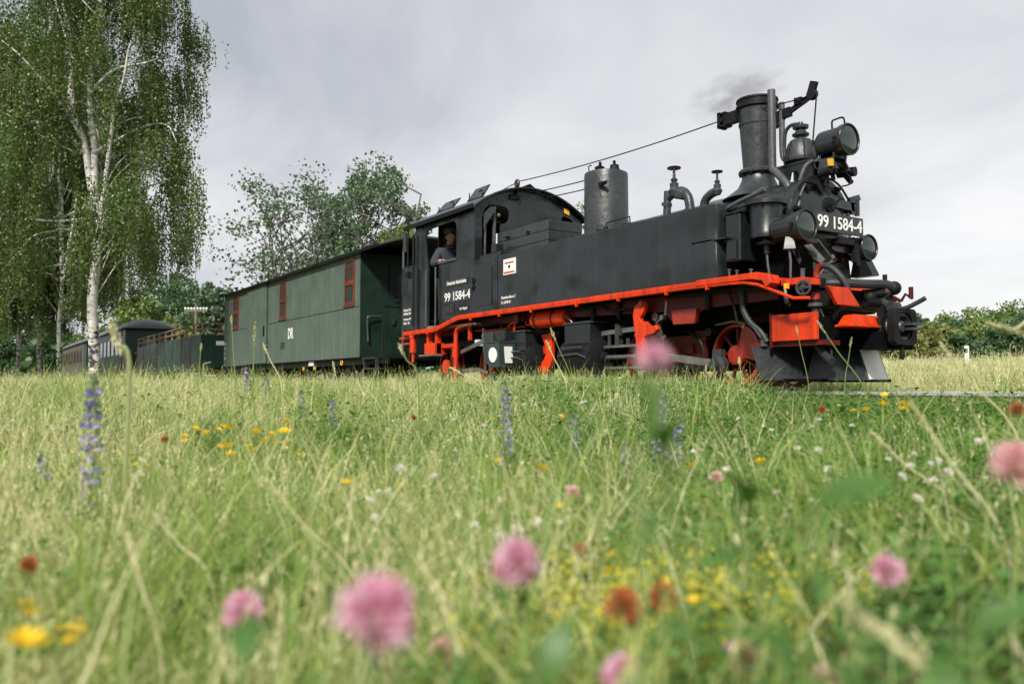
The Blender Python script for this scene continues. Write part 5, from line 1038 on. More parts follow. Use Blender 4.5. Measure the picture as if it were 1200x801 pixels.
def limb_tube(pts, r0, off):
    q = cr([bpt(x, y, off*(i/(len(pts)-1))**0.7) for i, (x, y) in enumerate(pts)], 4)
    n = len(q); rr = [r0*(1-0.85*(i/(n-1))**0.9) for i in range(n)]
    return q, rr
limbs = []
for i, (pts, r0, off) in enumerate(tr_curves):
    q, rr = limb_tube(pts, r0, off); limbs.append(q)
    if i == 0:
        rr[0] *= 1.45; rr[1] *= 1.2; rr[2] *= 1.08
    m = B().tube([p + bb for p in q], rr, 12 if i < 2 else 7)
    m.build('trunk' if i == 0 else 'limb', 'birchbark', bt, ang=60)
# anchors for hanging twigs
anc = []
def crown_r(h):      # reach of the crown by height above ground (m)
    return float(np.interp(h, [1.2,2.2,3.2,4.2,5.2,6.2,7.2,8.5,10,12,13.5], [1.6,2.0,2.5,2.9,3.05,2.45,2.0,2.4,2.3,1.8,0.4]))
tw_v = []; lc = []; ls = []; fine_b = B(); BA = math.atan2(-fh.y,-fh.x); BR = math.atan2(rt.y,rt.x)
nbough = 175
for k in range(nbough):
    h = 3.3 + 10.0*RNG.random()**0.85
    a = RNG.uniform(0, 2*math.pi); rr_ = crown_r(h-0.7)*math.sqrt(RNG.uniform(0.10,1.0))*1.05
    if math.cos(a-BA) > 0.2 and h < 4.8 and rr_ < 1.1: continue        # the trunk shows below the first big limbs
    bc = Vector((rr_*math.cos(a), rr_*math.sin(a), h)); bl_ = RNG.uniform(0.9,2.3)*(1.1 if h < 8 else 0.75); br = RNG.uniform(0.11,0.30)
    for _ in range(int(RNG.integers(26,58))):
        ax = bc + Vector((RNG.normal(0,br),RNG.normal(0,br),RNG.normal(0,0.22)))
        side = math.cos(a-BR); ln = min(bl_*RNG.uniform(0.55,1.12), ax.z-(1.3+(1.7+0.35*max(0,rr_-1.2))*max(0,min(1,side*2+0.4))*RNG.uniform(0.8,1.35)))
        if ln < 0.2: continue
        n = max(4, int(ln/0.06)); out = Vector((math.cos(a), math.sin(a), 0))*RNG.uniform(0.02,0.14); sw = Vector((RNG.normal(0,0.04),RNG.normal(0,0.04),0))
        for j in range(n):
            t = j/n; p = ax + out*math.sin(t*2.0) + sw*t*ln + Vector((0,0,-ln*t+0.10*math.sin(min(1,t*3)*3.14)))
            if RNG.random() < 0.9:
                lc.append((p.x+RNG.normal(0,0.035), p.y+RNG.normal(0,0.035), p.z+RNG.normal(0,0.03))); ls.append(RNG.uniform(0.060,0.105))
        tw_v.append([ax, ax+out*math.sin(1.0)+sw*ln*0.5+Vector((0,0,-ln*0.5)), ax+out*math.sin(2.0)+sw*ln+Vector((0,0,-ln))])
    if k % 4 == 0:      # a fine branch carries the bough
        q0 = Vector((0,0,max(2.6,h-0.6-rr_*0.35))); bq = cr([q0, q0.lerp(bc,0.35)+Vector((RNG.normal(0,0.1),RNG.normal(0,0.1),0.35)), q0.lerp(bc,0.75)+Vector((0,0,0.22)), bc+Vector((0,0,-0.15))], 4)
        fine_b.tube([p+bb for p in bq],[0.018*(1-0.75*i/(len(bq)-1)) for i in range(len(bq))],5)
fine_b.build('branch','birchbark',bt,ang=60)
lv, lf = leaf_quads(np.array(lc), np.array(ls), np.array([0,0,-0.9]), 0.62)
crown = np_mesh('crown', lv, lf, M['birchleaf'], bt)
tm = B()
for q in tw_v[::6]: tm.tube(q, 0.006, 3)
tw = tm.build('twig', 'bark', None); tw.parent = bt; tw['kind'] = 'stuff'; tw.location = (0,0,0)
# further birches, the same kind of tree turned and resized
for (px, d, s, rz, lab) in ((69, 31, 0.98, 25, 'birch just left of the large birch with a slender dark-flecked trunk'), (46, 34, 1.0, -35, 'birch with a short stretch of white trunk showing, third from the right'), (21, 36, 1.12, 60, 'birch with a slim clean white trunk near the left edge'), (-38, 31, 1.05, -70, 'birch whose hanging leaves fill the far left edge')):
    c = copy_tree(bt); c.location = on_ground(px, d); c.rotation_euler.z = R(rz); c.scale = (s,s,s); c['label'] = lab
    for ch in c.children:
        if ch.name.startswith('trunk'): ch.scale = (0.55,0.55,1)
        elif ch.name.startswith('limb'): ch.scale = (0.8,0.8,1)

def broadleaf(name, base, h, w, mtl, n_clump, per, leaf, label, cat, group=None, trunk=0.12, crown_lo=0.25, stems=1, sparse=1.0, flat=1.0):
    """trunk and limbs reaching to leaf clumps spread through an uneven crown"""
    t = empty(name, base, label, cat, group)
    cl = []
    for k in range(n_clump):
        u = RNG.normal(size=3); u /= np.linalg.norm(u); rad = RNG.uniform(0.25,1)**0.45
        z = crown_lo + (1-crown_lo)*(0.5+0.5*u[2]*rad)
        k2 = 0.80 + 0.30*math.sin(4.1*u[0]+3.3*u[1]+5*u[2]+h*3)
        cl.append((u[0]*rad*w/2*k2, u[1]*rad*w/2*k2*flat, z*h))
    cl = np.array(cl)
    st = [Vector((RNG.normal(0,0.10)*w*(stems>1), RNG.normal(0,0.06)*w*(stems>1), 0)) for _ in range(stems)]
    tm = B(); tips = []
    for s0 in st:
        top = Vector((s0.x*3.2+RNG.normal(0,0.05)*w, s0.y*3+RNG.normal(0,0.05)*w, h*0.80)); q = cr([s0*0.4, s0*0.4+Vector((s0.x*0.5,s0.y*0.5,h*crown_lo*0.8)), (s0+top)*0.5, top], 4)
        tm.tube([p+base for p in q], [trunk*(1-0.8*i/(len(q)-1)) for i in range(len(q))], 7); tips.append(q)
    tm.build('trunk','bark',t,ang=60)
    lm = B()
    for c in cl[::2]:
        q = tips[RNG.integers(len(tips))]; cv = Vector(c); j = min(range(len(q)), key=lambda i: abs(q[i].z-(cv.z-h*0.16))); a = q[j]
        mid = a.lerp(cv,0.55)+Vector((0,0,0.05*h*0.5)); lm.tube([p+base for p in cr([a,mid,cv],3)],[trunk*0.30*(1-0.8*i/6) for i in range(7)],4)
    lm.build('limb','bark',t,ang=60)
    n = n_clump*per; ci = RNG.integers(0,n_clump,n); cs_ = w*0.075*RNG.uniform(0.6,1.5,n_clump)*sparse
    g = RNG.normal(size=(n,3)); g /= np.linalg.norm(g,axis=1,keepdims=True); g *= (RNG.random((n,1))**0.5)
    cen = cl[ci] + g*cs_[ci][:,None]*np.array([1.25,1.25,0.85])
    v, f = leaf_quads(cen, RNG.uniform(0.7,1.3,n)*leaf, np.array([0,0,0.35]), 0.75)
    np_mesh('crown', v, f, M[mtl] if isinstance(mtl,str) else mtl, t); return t
# trees behind the green van
broadleaf('ash_tree', on_ground(360,40), 10.4, 8.4, 'ashleaf', 180, 34, 0.17, 'sparse leafy tree with several thin stems rising behind the green van roof', 'tree', None, 0.10, 0.30, 5, 1.0)
broadleaf('maple_tree', on_ground(428,42), 11.2, 6.6, 'ashleaf', 210, 75, 0.17, 'taller dense green tree behind the rear of the locomotive cab', 'tree', None, 0.16, 0.30, 2)
broadleaf('leafy_bush', on_ground(465,37), 7.3, 4.2, 'limeleaf', 120, 70, 0.15, 'pale green bush filling the gap above the van porch', 'bush', None, 0.08, 0.15, 3)
broadleaf('hazel_tree', on_ground(700,46), 9.8, 4.0, 'limeleaf', 90, 60, 0.16, 'small tree mostly hidden behind the steam dome of the locomotive', 'tree', None, 0.10, 0.30, 2)
# left background, beyond the coaches
for (px, d, h, w, mt, lab) in ((150,84,8.8,9,'limeleaf','light green tree over the domed coach roof beside the birch trunk'),(190,96,13.3,13,'darkleaf','broad dark green tree, tallest of those beyond the coaches'),(225,92,10.6,9,'darkleaf','dark rounded tree behind the telegraph pole'),(248,80,9.4,7,'ashleaf','green tree just left of the green van, behind the open wagon'),(262,88,9.2,9,'limeleaf','green treetop meeting the end of the green van'),(120,105,7.5,10,'limeleaf','low light green tree seen beside the thick birch trunk'),(205,72,5.2,5.0,'oliveleaf','pale flowering bush beyond the wagon railing'),(60,120,8,10,'darkleaf','dark tree glimpsed through the birch leaves'),(10,110,9,11,'darkleaf','dark tree behind the leftmost birch trunks')):
    broadleaf('broadleaf_tree', on_ground(px,d), h, w, mt, 110, 70, 0.36, lab, 'tree', 'trees beyond the coaches', 0.2, 0.12)
# right background
for (px, d, h, w, mt, lab) in ((1058,58,2.9,4.0,'oliveleaf','yellowish bush right behind the front coupler'),(1088,66,4.2,4.8,'oliveleaf','yellowish bush right of the coupler lever'),(1079,95,8.2,4.4,'ashleaf','small round treetop standing above the yellowish bushes'),(1108,84,6.4,7,'darkleaf','dark tree in the gap between the yellowish bush and the wood'),(1132,100,9.4,12,'limeleaf','broad green tree behind the white post'),(1150,78,6.0,7.5,'limeleaf','lighter green tree in front of the broad one, right of the post'),(1172,92,8.0,10,'darkleaf','dark tree between the broad tree and the right edge'),(1205,88,8.9,11,'limeleaf','tall tree cut by the right edge of the picture'),(1190,70,4.4,6.5,'darkleaf','low dark bush at the right edge below the tall tree'),(1120,66,3.2,5.5,'darkleaf','low dark bush at the foot of the wood left of the post'),(1025,90,5.0,8,'darkleaf','bush seen under the coupler of the locomotive'),(1240,84,8.5,11,'darkleaf','tree just past the right edge'),(995,96,5.0,9,'ashleaf','bush seen behind the buffer beam of the locomotive')):
    broadleaf('wood_tree', on_ground(px,d), h*(0.84 if h > 4.5 else 1), w, mt, 110, 75, 0.34 if d > 70 else 0.26, lab, 'tree', 'trees at the right', 0.18, 0.06)
# the far wood that closes the view behind the train
v_all = []; f_all = []; kk = 0
n = 52000; ang = RNG.uniform(-1.25,1.35,n); dd = RNG.uniform(118,150,n)
crownh = 5.0+3.0*np.sin(ang*23)*np.cos(ang*41+1)+1.5*np.sin(ang*97)
zz = RNG.random(n)**0.8*np.maximum(crownh,2.0)
rdir = np.stack([np.cos(ang)[:,None]*np.array(fh)[None]+np.sin(ang)[:,None]*np.array(rt)[None]],0)[0]
cen = np.array(CAM)[None]+rdir*dd[:,None]; cen[:,2] = gz(cen[:,0],cen[:,1])+zz
v, f = leaf_quads(cen, RNG.uniform(0.7,1.3,n)*1.0, np.array([0,0,0.3]), 0.8)
fwd = np_mesh('far_wood', v, f, M['darkleaf']); fwd['kind'] = 'stuff'

# telegraph pole with insulators, white distance post, house behind the birches
tb = on_ground(228,64)
tp_ = empty('telegraph_pole', tb, 'dark telegraph pole with a crossarm of white insulators beyond the open wagon', 'telegraph pole')
B().cyl(tb, tb+Vector((0,0,6.2)), 0.12, 0.09, 10).build('pole','wood',tp_)
cx = rt
B().bar(tb+Vector((0,0,5.75))-cx*0.85, tb+Vector((0,0,5.75))+cx*0.85, 0.09, 0.10).build('crossarm','wood',tp_)
for k in range(8):
    q = tb+Vector((0,0,5.80))+cx*(-0.8+1.6*k/7); B().lathe(q,(0,0,1),[(0.02,0),(0.02,0.06),(0.075,0.07),(0.085,0.13),(0.06,0.20),(0,0.22)],8).build('insulator','white',tp_)
pb_ = on_ground(1134,24)
dp = empty('distance_post', pb_, 'short white distance post standing in the long grass right of the track', 'post')
B().box(pb_.x-0.055,pb_.x+0.055,pb_.y-0.04,pb_.y+0.04,pb_.z-0.1,1.18).build('post','wornwhite',dp,bevel=0.02)
B().box(pb_.x-0.05,pb_.x+0.05,pb_.y-0.046,pb_.y-0.041,0.98,1.10).build('black_mark','dark',dp)

# ================================================================== the meadow
def blades(n, hmin, hmax, wmin, wmax, rad, bend, seg=4, droop=0.3):
    """n curved tapering blades growing from a patch of radius rad"""
    V = []; Fq = []; k = 0
    for i in range(n):
        a = RNG.uniform(0, 6.283); r = rad*math.sqrt(RNG.random()); x, y = r*math.cos(a), r*math.sin(a)
        h = RNG.uniform(hmin, hmax); w = RNG.uniform(wmin, wmax); d = RNG.uniform(0, 6.283); b = RNG.uniform(0.1, 1)*bend*h
        tw = RNG.uniform(0, 6.283); px, py = math.cos(tw), math.sin(tw)
        for j in range(seg+1):
            t = j/seg; ww = w*(1-t**1.6)*0.5+0.0002
            cx, cy = x+math.cos(d)*b*t**2, y+math.sin(d)*b*t**2; cz = h*(t-droop*(b/h)*t**3)
            V += [(cx-px*ww, cy-py*ww, cz), (cx+px*ww, cy+py*ww, cz)]
        for j in range(seg): q = k+2*j; Fq.append((q, q+1, q+3, q+2))
        k += 2*(seg+1)
    return V, Fq
def addq(V, Fq, v, f):
    k = len(V); V += [tuple(p) for p in v]; Fq += [tuple(i+k for i in q) for q in f]
def proto(name, V, Fq, mt):
    me = bpy.data.meshes.new(name); me.from_pydata(V, [], Fq)
    for m in (mt if isinstance(mt, list) else [mt]): me.materials.append(M[m])
    return bpy.data.objects.new(name, me)       # only instanced, never linked on its own
def tuft(n, h0, h1, w0, w1, rad, bend, mt='grass'): V, Fq = blades(n, h0, h1, w0, w1, rad, bend); return proto('tuft', V, Fq, mt)
def hay_tuft(n, h0, h1, rad, wid=0.0016, head=1.0):
    V = []; Fq = []
    for i in range(n):
        v, f = blades(1, h0, h1, wid*1.5, wid*2, rad, 0.32, 5, 0.2); addq(V, Fq, v, f)
        tip = (np.array(v[-1])+np.array(v[-2]))/2; pre = (np.array(v[-5])+np.array(v[-6]))/2
        m = 13; t = RNG.random(m)[:,None]; c = pre*(1-t)*0.9+pre*0.1*(1-t)+tip*t; c = c + RNG.normal(size=(m,3))*np.array([0.006,0.006,0.004])*head
        lv_, lf_ = leaf_quads(c, RNG.uniform(0.008,0.018,m)*head, np.array([0.2,0,1.8]), 0.24); addq(V, Fq, lv_, lf_)
    v, f = blades(n, h0*0.4, h1*0.6, 0.002, 0.004, rad, 0.6); addq(V, Fq, v, f)
    return proto('hay', V, Fq, 'hay')
def clover_tuft(n, rad, s=1.0):
    V = []; Fq = []
    for i in range(n):
        a = RNG.uniform(0,6.283); r = rad*math.sqrt(RNG.random()); h = RNG.uniform(0.07,0.24)
        c = np.array([r*math.cos(a), r*math.sin(a), h]); rz = RNG.uniform(0,2.1); tl = RNG.normal(0,0.25,2)
        for k in range(3):
            b = rz+k*2.094; d = np.array([math.cos(b), math.sin(b), 0.15+tl[0]*math.cos(b)+tl[1]*math.sin(b)]); e = np.array([-math.sin(b), math.cos(b), 0]); ln = RNG.uniform(0.014,0.024)*s
            addq(V, Fq, [c+d*0.002, c+d*ln*0.6+e*ln*0.42, c+d*ln, c+d*ln*0.6-e*ln*0.42], [(0,1,2,3)])
        addq(V, Fq, [(c[0]*0.8,c[1]*0.8,0),(c[0]*0.8+0.0015,c[1]*0.8,0),(c[0]+0.0012,c[1],c[2]),(c[0],c[1],c[2])], [(0,1,2,3)])
    return proto('clover', V, Fq, 'clover')
def spray(n, h0, h1, rad, mt, sz, cl):
    V = []; Fq = []
    for i in range(n):
        v, f = blades(1, h0, h1, 0.0020, 0.003, rad, 0.2, 4, 0.1); addq(V, Fq, v, f)
    nst = len(Fq)
    for i in range(n):
        tip = np.array(V[i*10+8]); lo = np.array(V[i*10+4]); t = RNG.random(cl)[:,None]**0.7
        c = lo*(1-t)+tip*t+RNG.normal(size=(cl,3))*np.array([0.008,0.008,0.004]); lv_, lf_ = leaf_quads(c, RNG.uniform(0.6,1.2,cl)*sz, None, 0.9); addq(V, Fq, lv_, lf_)
    o = proto('spray', V, Fq, ['stem', mt])
    for i, p in enumerate(o.data.polygons): p.material_index = 0 if i < nst else 1
    return o
def head_tuft(n, rad, h0, h1, r, mt):
    V = []; Fq = []
    for i in range(n): v, f = blades(1, h0, h1, 0.0016, 0.002, rad, 0.15, 4, 0.1); addq(V, Fq, v, f)
    nst = len(Fq)
    for i in range(n):
        tip = np.array(V[i*10+8]); u = RNG.normal(size=(26,3)); u /= np.linalg.norm(u,axis=1,keepdims=True); u[:,2] = np.abs(u[:,2])*1.0-0.25
        lv_, lf_ = leaf_quads(tip+u*r*0.75, np.full(26, r*1.0), u*1.2, 0.45); addq(V, Fq, lv_, lf_)
    o = proto('heads', V, Fq, ['stem', mt])
    for i, p in enumerate(o.data.polygons): p.material_index = 0 if i < nst else 1
    return o
def scatter(name, xy, scl, objs, tilt=0.12, sink=0.01, lab=None):
    xy = np.asarray(xy); n = len(xy); z = gz(xy[:,0], xy[:,1])-sink
    me = bpy.data.meshes.new(name); me.vertices.add(n); me.vertices.foreach_set('co', np.stack([xy[:,0],xy[:,1],z],-1).astype(np.float32).ravel())
    a = me.attributes.new('scl','FLOAT','POINT'); a.data.foreach_set('value', np.asarray(scl, dtype=np.float32))
    a = me.attributes.new('rot','FLOAT_VECTOR','POINT'); a.data.foreach_set('vector', np.stack([RNG.normal(0.03,tilt,n),RNG.normal(0.05,tilt,n),RNG.uniform(0,6.283,n)],-1).astype(np.float32).ravel())
    a = me.attributes.new('pick','INT','POINT'); a.data.foreach_set('value', RNG.integers(0,len(objs),n).astype(np.int32))
    o = bpy.data.objects.new(name, me); C.objects.link(o); o['kind'] = 'stuff'
    g = bpy.data.node_groups.new(name,'GeometryNodeTree'); g.interface.new_socket('Geometry',in_out='INPUT',socket_type='NodeSocketGeometry'); g.interface.new_socket('Geometry',in_out='OUTPUT',socket_type='NodeSocketGeometry')
    gi = g.nodes.new('NodeGroupInput'); go = g.nodes.new('NodeGroupOutput'); ip = g.nodes.new('GeometryNodeInstanceOnPoints'); jn = g.nodes.new('GeometryNodeJoinGeometry')
    for ob in objs:
        oi = g.nodes.new('GeometryNodeObjectInfo'); oi.inputs['Object'].default_value = ob; oi.inputs['As Instance'].default_value = True; g.links.new(oi.outputs['Geometry'], jn.inputs[0])
    def at(nm, ty):
        k = g.nodes.new('GeometryNodeInputNamedAttribute'); k.data_type = ty; k.inputs[0].default_value = nm; return k.outputs[0]
    g.links.new(gi.outputs[0], ip.inputs['Points']); g.links.new(jn.outputs[0], ip.inputs['Instance']); ip.inputs['Pick Instance'].default_value = True
    g.links.new(at('pick','INT'), ip.inputs['Instance Index']); g.links.new(at('rot','FLOAT_VECTOR'), ip.inputs['Rotation']); g.links.new(at('scl','FLOAT'), ip.inputs['Scale'])
    g.links.new(ip.outputs[0], go.inputs[0]); md = o.modifiers.new('scatter','NODES'); md.node_group = g; return o
def wedge(n, r0, r1, a0=-0.72, a1=0.72, keep=None):
    """points spread evenly over a sector of ground in front of the camera"""
    r = np.sqrt(RNG.uniform(r0*r0, r1*r1, n)); a = RNG.uniform(a0, a1, n)
    x = CAM.x + r*(np.cos(a)*fh.x+np.sin(a)*rt.x); y = CAM.y + r*(np.cos(a)*fh.y+np.sin(a)*rt.y)
    k = (np.abs(y) > 1.25)
    if keep is not None: k &= keep(x, y, r, a)
    return np.stack([x[k], y[k]], -1), r[k], a[k]
def vnoise(x, y, s, ph=0.0):
    x = x*s; y = y*s
    return 0.5+0.25*(np.sin(x*1.7+1.3*np.sin(y*0.9+ph)+ph)+np.sin(y*2.1+1.7*np.sin(x*0.8-ph)+2.1*ph))
g1 = [tuft(24,0.12,0.30,0.0035,0.007,0.08,0.85), tuft(20,0.16,0.38,0.003,0.006,0.07,0.7), tuft(18,0.10,0.26,0.005,0.010,0.08,1.0)]
g1l = [tuft(7,0.24,0.46,0.005,0.010,0.07,1.1), tuft(6,0.28,0.50,0.004,0.008,0.06,0.9), tuft(4,0.26,0.46,0.004,0.008,0.06,1.2,'hay')]
g2 = [tuft(34,0.12,0.30,0.006,0.011,0.22,0.6), tuft(30,0.14,0.34,0.005,0.010,0.22,0.5)]
g3 = [tuft(30,0.20,0.42,0.02,0.04,0.7,0.5), tuft(30,0.18,0.38,0.02,0.035,0.7,0.4)]
h1 = [hay_tuft(7,0.26,0.46,0.07), hay_tuft(6,0.22,0.42,0.09), hay_tuft(8,0.18,0.36,0.08), tuft(14,0.2,0.42,0.002,0.004,0.09,0.6,'hay'), tuft(12,0.2,0.40,0.003,0.005,0.08,0.9,'hay')]
h2 = [hay_tuft(12,0.22,0.42,0.22,0.003,1.4), hay_tuft(10,0.2,0.38,0.22,0.003,1.4)]
h3 = [hay_tuft(16,0.30,0.55,0.7,0.012,4.5), hay_tuft(14,0.25,0.5,0.7,0.012,4.5)]
low = lambda xy, r, a: np.where((a > 0.27) & (r > 4.2) & (xy[:,1] < 0), 0.60, 1.0)
# the greener, clover-rich side lies right of the middle of the view
gre = lambda x, y, r, a: np.clip(0.25+1.9*(a+0.08)+0.7*(vnoise(x,y,1.1,1.0)-0.5), 0.05, 0.97)
xy, r, a = wedge(3000, 0.30, 2.6); scatter('meadow_grass', xy, RNG.uniform(0.6,1.15,len(xy))*np.clip(0.72+0.2*r,0.7,1)*(0.62+0.62*vnoise(xy[:,0],xy[:,1],5.0,0.3)), g1)
xy, r, a = wedge(10000, 2.5, 9.0); scatter('meadow_grass', xy, RNG.uniform(0.60,1.15,len(xy))*low(xy,r,a)*(0.68+0.5*vnoise(xy[:,0],xy[:,1],2.6,0.3)), g1)
xy, r, a = wedge(1100, 0.65, 2.6); scatter('long_grass', xy, RNG.uniform(0.6,0.95,len(xy)), g1l)
xy, r, a = wedge(3600, 2.4, 9.0); scatter('long_grass', xy, RNG.uniform(0.6,1.05,len(xy))*low(xy,r,a), g1l)
xy, r, a = wedge(90, 0.40, 0.9); scatter('long_grass', xy, RNG.uniform(0.7,1.0,len(xy)), g1l)
xy, r, a = wedge(30000, 8.5, 34, keep=lambda x,y,r,a: y < 12); scatter('meadow_grass', xy, RNG.uniform(0.7,1.1,len(xy)), g2)
xy, r, a = wedge(20000, 26, 120); scatter('far_meadow_grass', xy, RNG.uniform(0.7,1.1,len(xy)), g3)
kh = lambda x,y,r,a: RNG.random(len(x)) > 0.75*gre(x,y,r,a)
xy, r, a = wedge(1700, 0.6, 2.6, keep=lambda x,y,r,a: kh(x,y,r,a) & (vnoise(x,y,4.2,2.0) > 0.5)); scatter('dry_grass', xy, RNG.uniform(0.65,1.0,len(xy)), h1)
xy, r, a = wedge(9000, 2.5, 9.0, keep=lambda x,y,r,a: kh(x,y,r,a) & (vnoise(x,y,2.2,2.0)+RNG.normal(0,0.12,len(x)) > 0.44)); scatter('dry_grass', xy, RNG.uniform(0.5,1.02,len(xy))*low(xy,r,a), h1)
xy, r, a = wedge(26000, 8.5, 34, keep=lambda x,y,r,a: y < 12); scatter('dry_grass', xy, RNG.uniform(0.65,1.05,len(xy)), h2)
xy, r, a = wedge(20000, 26, 120); scatter('far_dry_grass', xy, RNG.uniform(0.7,1.1,len(xy)), h3)
kc = lambda x,y,r,a: RNG.random(len(x)) < gre(x,y,r,a)
cl1 = [clover_tuft(30,0.12), clover_tuft(24,0.12,1.25), clover_tuft(34,0.14)]
xy, r, a = wedge(2000, 0.35, 2.8, keep=kc); scatter('clover_leaves', xy, RNG.uniform(0.8,1.2,len(xy)), cl1)
xy, r, a = wedge(6500, 2.6, 8.0, keep=lambda x,y,r,a: kc(x,y,r,a) & (y < -1.6) & ~((a > 0.24) & (r > 5.4))); scatter('clover_leaves', xy, RNG.uniform(0.8,1.25,len(xy)), cl1)
# grass thin between the sleepers
n = 1500; xy = np.stack([RNG.uniform(-14,10,n), RNG.uniform(-1.2,1.2,n)],-1); xy = xy[(np.abs(np.abs(xy[:,1])-0.375) > 0.07)]; xy = xy[(xy[:,0] < -5.2) | (RNG.random(len(xy)) < 0.25)]; scatter('track_grass', xy, RNG.uniform(0.2,0.42,len(xy)), g1)
# tall grass on the slope past the track at the right
xy, r, a = wedge(9000, 9, 40, 0.05, 0.75, keep=lambda x,y,r,a: (y > 1.5)); scatter('tall_grass', xy, RNG.uniform(1.2,1.9,len(xy)), h2[:1]+g2+g2[:1], 0.2)
# carpets of small flowers nobody could count
sp = [spray(7,0.16,0.32,0.09,'lemon',0.0075,26), spray(6,0.18,0.34,0.08,'lemon',0.007,30)]
xy, r, a = wedge(1150, 0.45, 1.30, -0.05, 0.40, keep=lambda x,y,r,a: (RNG.random(len(x)) < np.clip(1.3-np.abs(a-0.17)*5.0,0,1)) & (vnoise(x,y,4.0,0.7) > 0.42)); scatter('lemon_blossom', xy, RNG.uniform(0.65,0.95,len(xy)), sp)
wc = [head_tuft(3,0.10,0.16,0.30,0.0095,'cream'), head_tuft(2,0.08,0.16,0.28,0.010,'cream'), head_tuft(2,0.08,0.14,0.26,0.010,'palepink')]
xy, r, a = wedge(420, 1.5, 7.0, -0.5, 0.7, keep=lambda x,y,r,a: (RNG.random(len(x)) < np.clip(0.12+1.3*(a+0.1),0.12,0.8)) & (y < -1.8) & ~((a > 0.24) & (r > 4.7))); scatter('white_clover_flowers', xy, RNG.uniform(0.8,1.1,len(xy)), wc)

# long straw-coloured blades arching over the rest in loose clumps
g1s = [tuft(5,0.30,0.52,0.0035,0.0070,0.06,1.1,'straw'), tuft(4,0.34,0.56,0.003,0.006,0.08,0.9,'straw'), tuft(6,0.26,0.46,0.003,0.006,0.07,1.3,'straw')]
xy, r, a = wedge(900, 0.60, 2.8, keep=lambda x,y,r,a: (vnoise(x,y,3.1,4.0) > 0.42) & (RNG.random(len(x)) > 0.6*gre(x,y,r,a))); scatter('straw_grass', xy, RNG.uniform(0.55,0.92,len(xy)), g1s)
xy, r, a = wedge(2600, 2.6, 8.0, keep=lambda x,y,r,a: (vnoise(x,y,1.9,4.0) > 0.42) & (RNG.random(len(x)) > 0.6*gre(x,y,r,a))); scatter('straw_grass', xy, RNG.uniform(0.5,0.95,len(xy))*low(xy,r,a), g1s)

# ---- single flowers and stems that stand out
def head_of_petals(name, n, r, mt, squash=1.0, up_=0.3, width=0.35):
    u = RNG.normal(size=(n,3)); u /= np.linalg.norm(u,axis=1,keepdims=True); u[:,2] = np.where(u[:,2] < -0.85, -u[:,2], u[:,2])
    a = u + np.array([0,0,up_]); a /= np.linalg.norm(a,axis=1,keepdims=True)
    b = np.cross(a, RNG.normal(size=(n,3))); b /= np.linalg.norm(b,axis=1,keepdims=True); s = r*RNG.uniform(0.6,1.0,n)[:,None]; c = u*r*0.25*np.array([1,1,squash])
    v = np.stack([c, c+a*s*0.45+b*s*width*0.5, c+a*s*0.75, c+a*s*0.45-b*s*width*0.5],1).reshape(-1,3)
    me = bpy.data.meshes.new(name); me.from_pydata([tuple(p) for p in v], [], [tuple(q) for q in np.arange(4*n).reshape(-1,4)]); me.materials.append(M[mt]); return me
HEADS = {k: head_of_petals('flower_head', 240, 1.0, k) for k in ('pink','palepink','withered')}
def leaf_me(name, mt, ln=1.0, wd=0.42):
    V = []; Fq = []; n = 6
    for j in range(n+1):
        t = j/n; w_ = wd*math.sin(math.pi*min(1,t*0.96+0.04))**0.8*0.5*ln; z = 0.12*math.sin(t*3.1)*ln
        V += [(t*ln,-w_,z+0.06*ln*w_/max(wd*ln*0.5,1e-6)),(t*ln,0,z),(t*ln,w_,z+0.06*ln*w_/max(wd*ln*0.5,1e-6))]
    for j in range(n): q = 3*j; Fq += [(q,q+1,q+4,q+3),(q+1,q+2,q+5,q+4)]
    me = bpy.data.meshes.new(name); me.from_pydata(V,[],Fq); me.materials.append(M[mt]); me.shade_smooth(); return me
LEAF = leaf_me('leaf','bigleaf',1.0,0.46); NARROW = leaf_me('leaf','bigleaf',1.0,0.24)
def child(name, me, par, loc, rot=(0,0,0), s=1.0):
    o = bpy.data.objects.new(name, me); C.objects.link(o); o.parent = par; o.location = loc; o.rotation_euler = rot; o.scale = (s,s,s); return o
def gp(p, lean=0.06):
    """where the plant whose top is at p is rooted"""
    x = p.x+RNG.normal(0,lean); y = p.y+RNG.normal(0,lean); return Vector((x,y,float(gz(x,y))-0.01))
def clover(px, py, d, r, mt, label, group='clover blooms near the camera', leaves=3):
    p = P(px, py, d); g0 = gp(p); t = empty('clover_flower', g0, label, 'flower', group)
    mid = g0.lerp(p,0.5)+Vector((RNG.normal(0,0.012),RNG.normal(0,0.012),0.0))
    B().tube(cr([g0,mid,p],5),0.0016,6).build('stem','stem',t)
    child('flower_head', HEADS[mt], t, p-g0, (RNG.normal(0,0.3),RNG.normal(0,0.3),RNG.uniform(0,6)), r*1.35)
    for k in range(leaves):
        f = 0.55+0.4*k/max(1,leaves-1)*RNG.uniform(0.8,1); q = g0.lerp(mid,f*2) if f < 0.5 else mid.lerp(p,(f-0.5)*2)
        child('leaf', LEAF, t, q-g0-Vector((0,0,0.004)), (0,RNG.uniform(-0.7,0.0),RNG.uniform(0,6.28)), RNG.uniform(0.024,0.036))
    return t
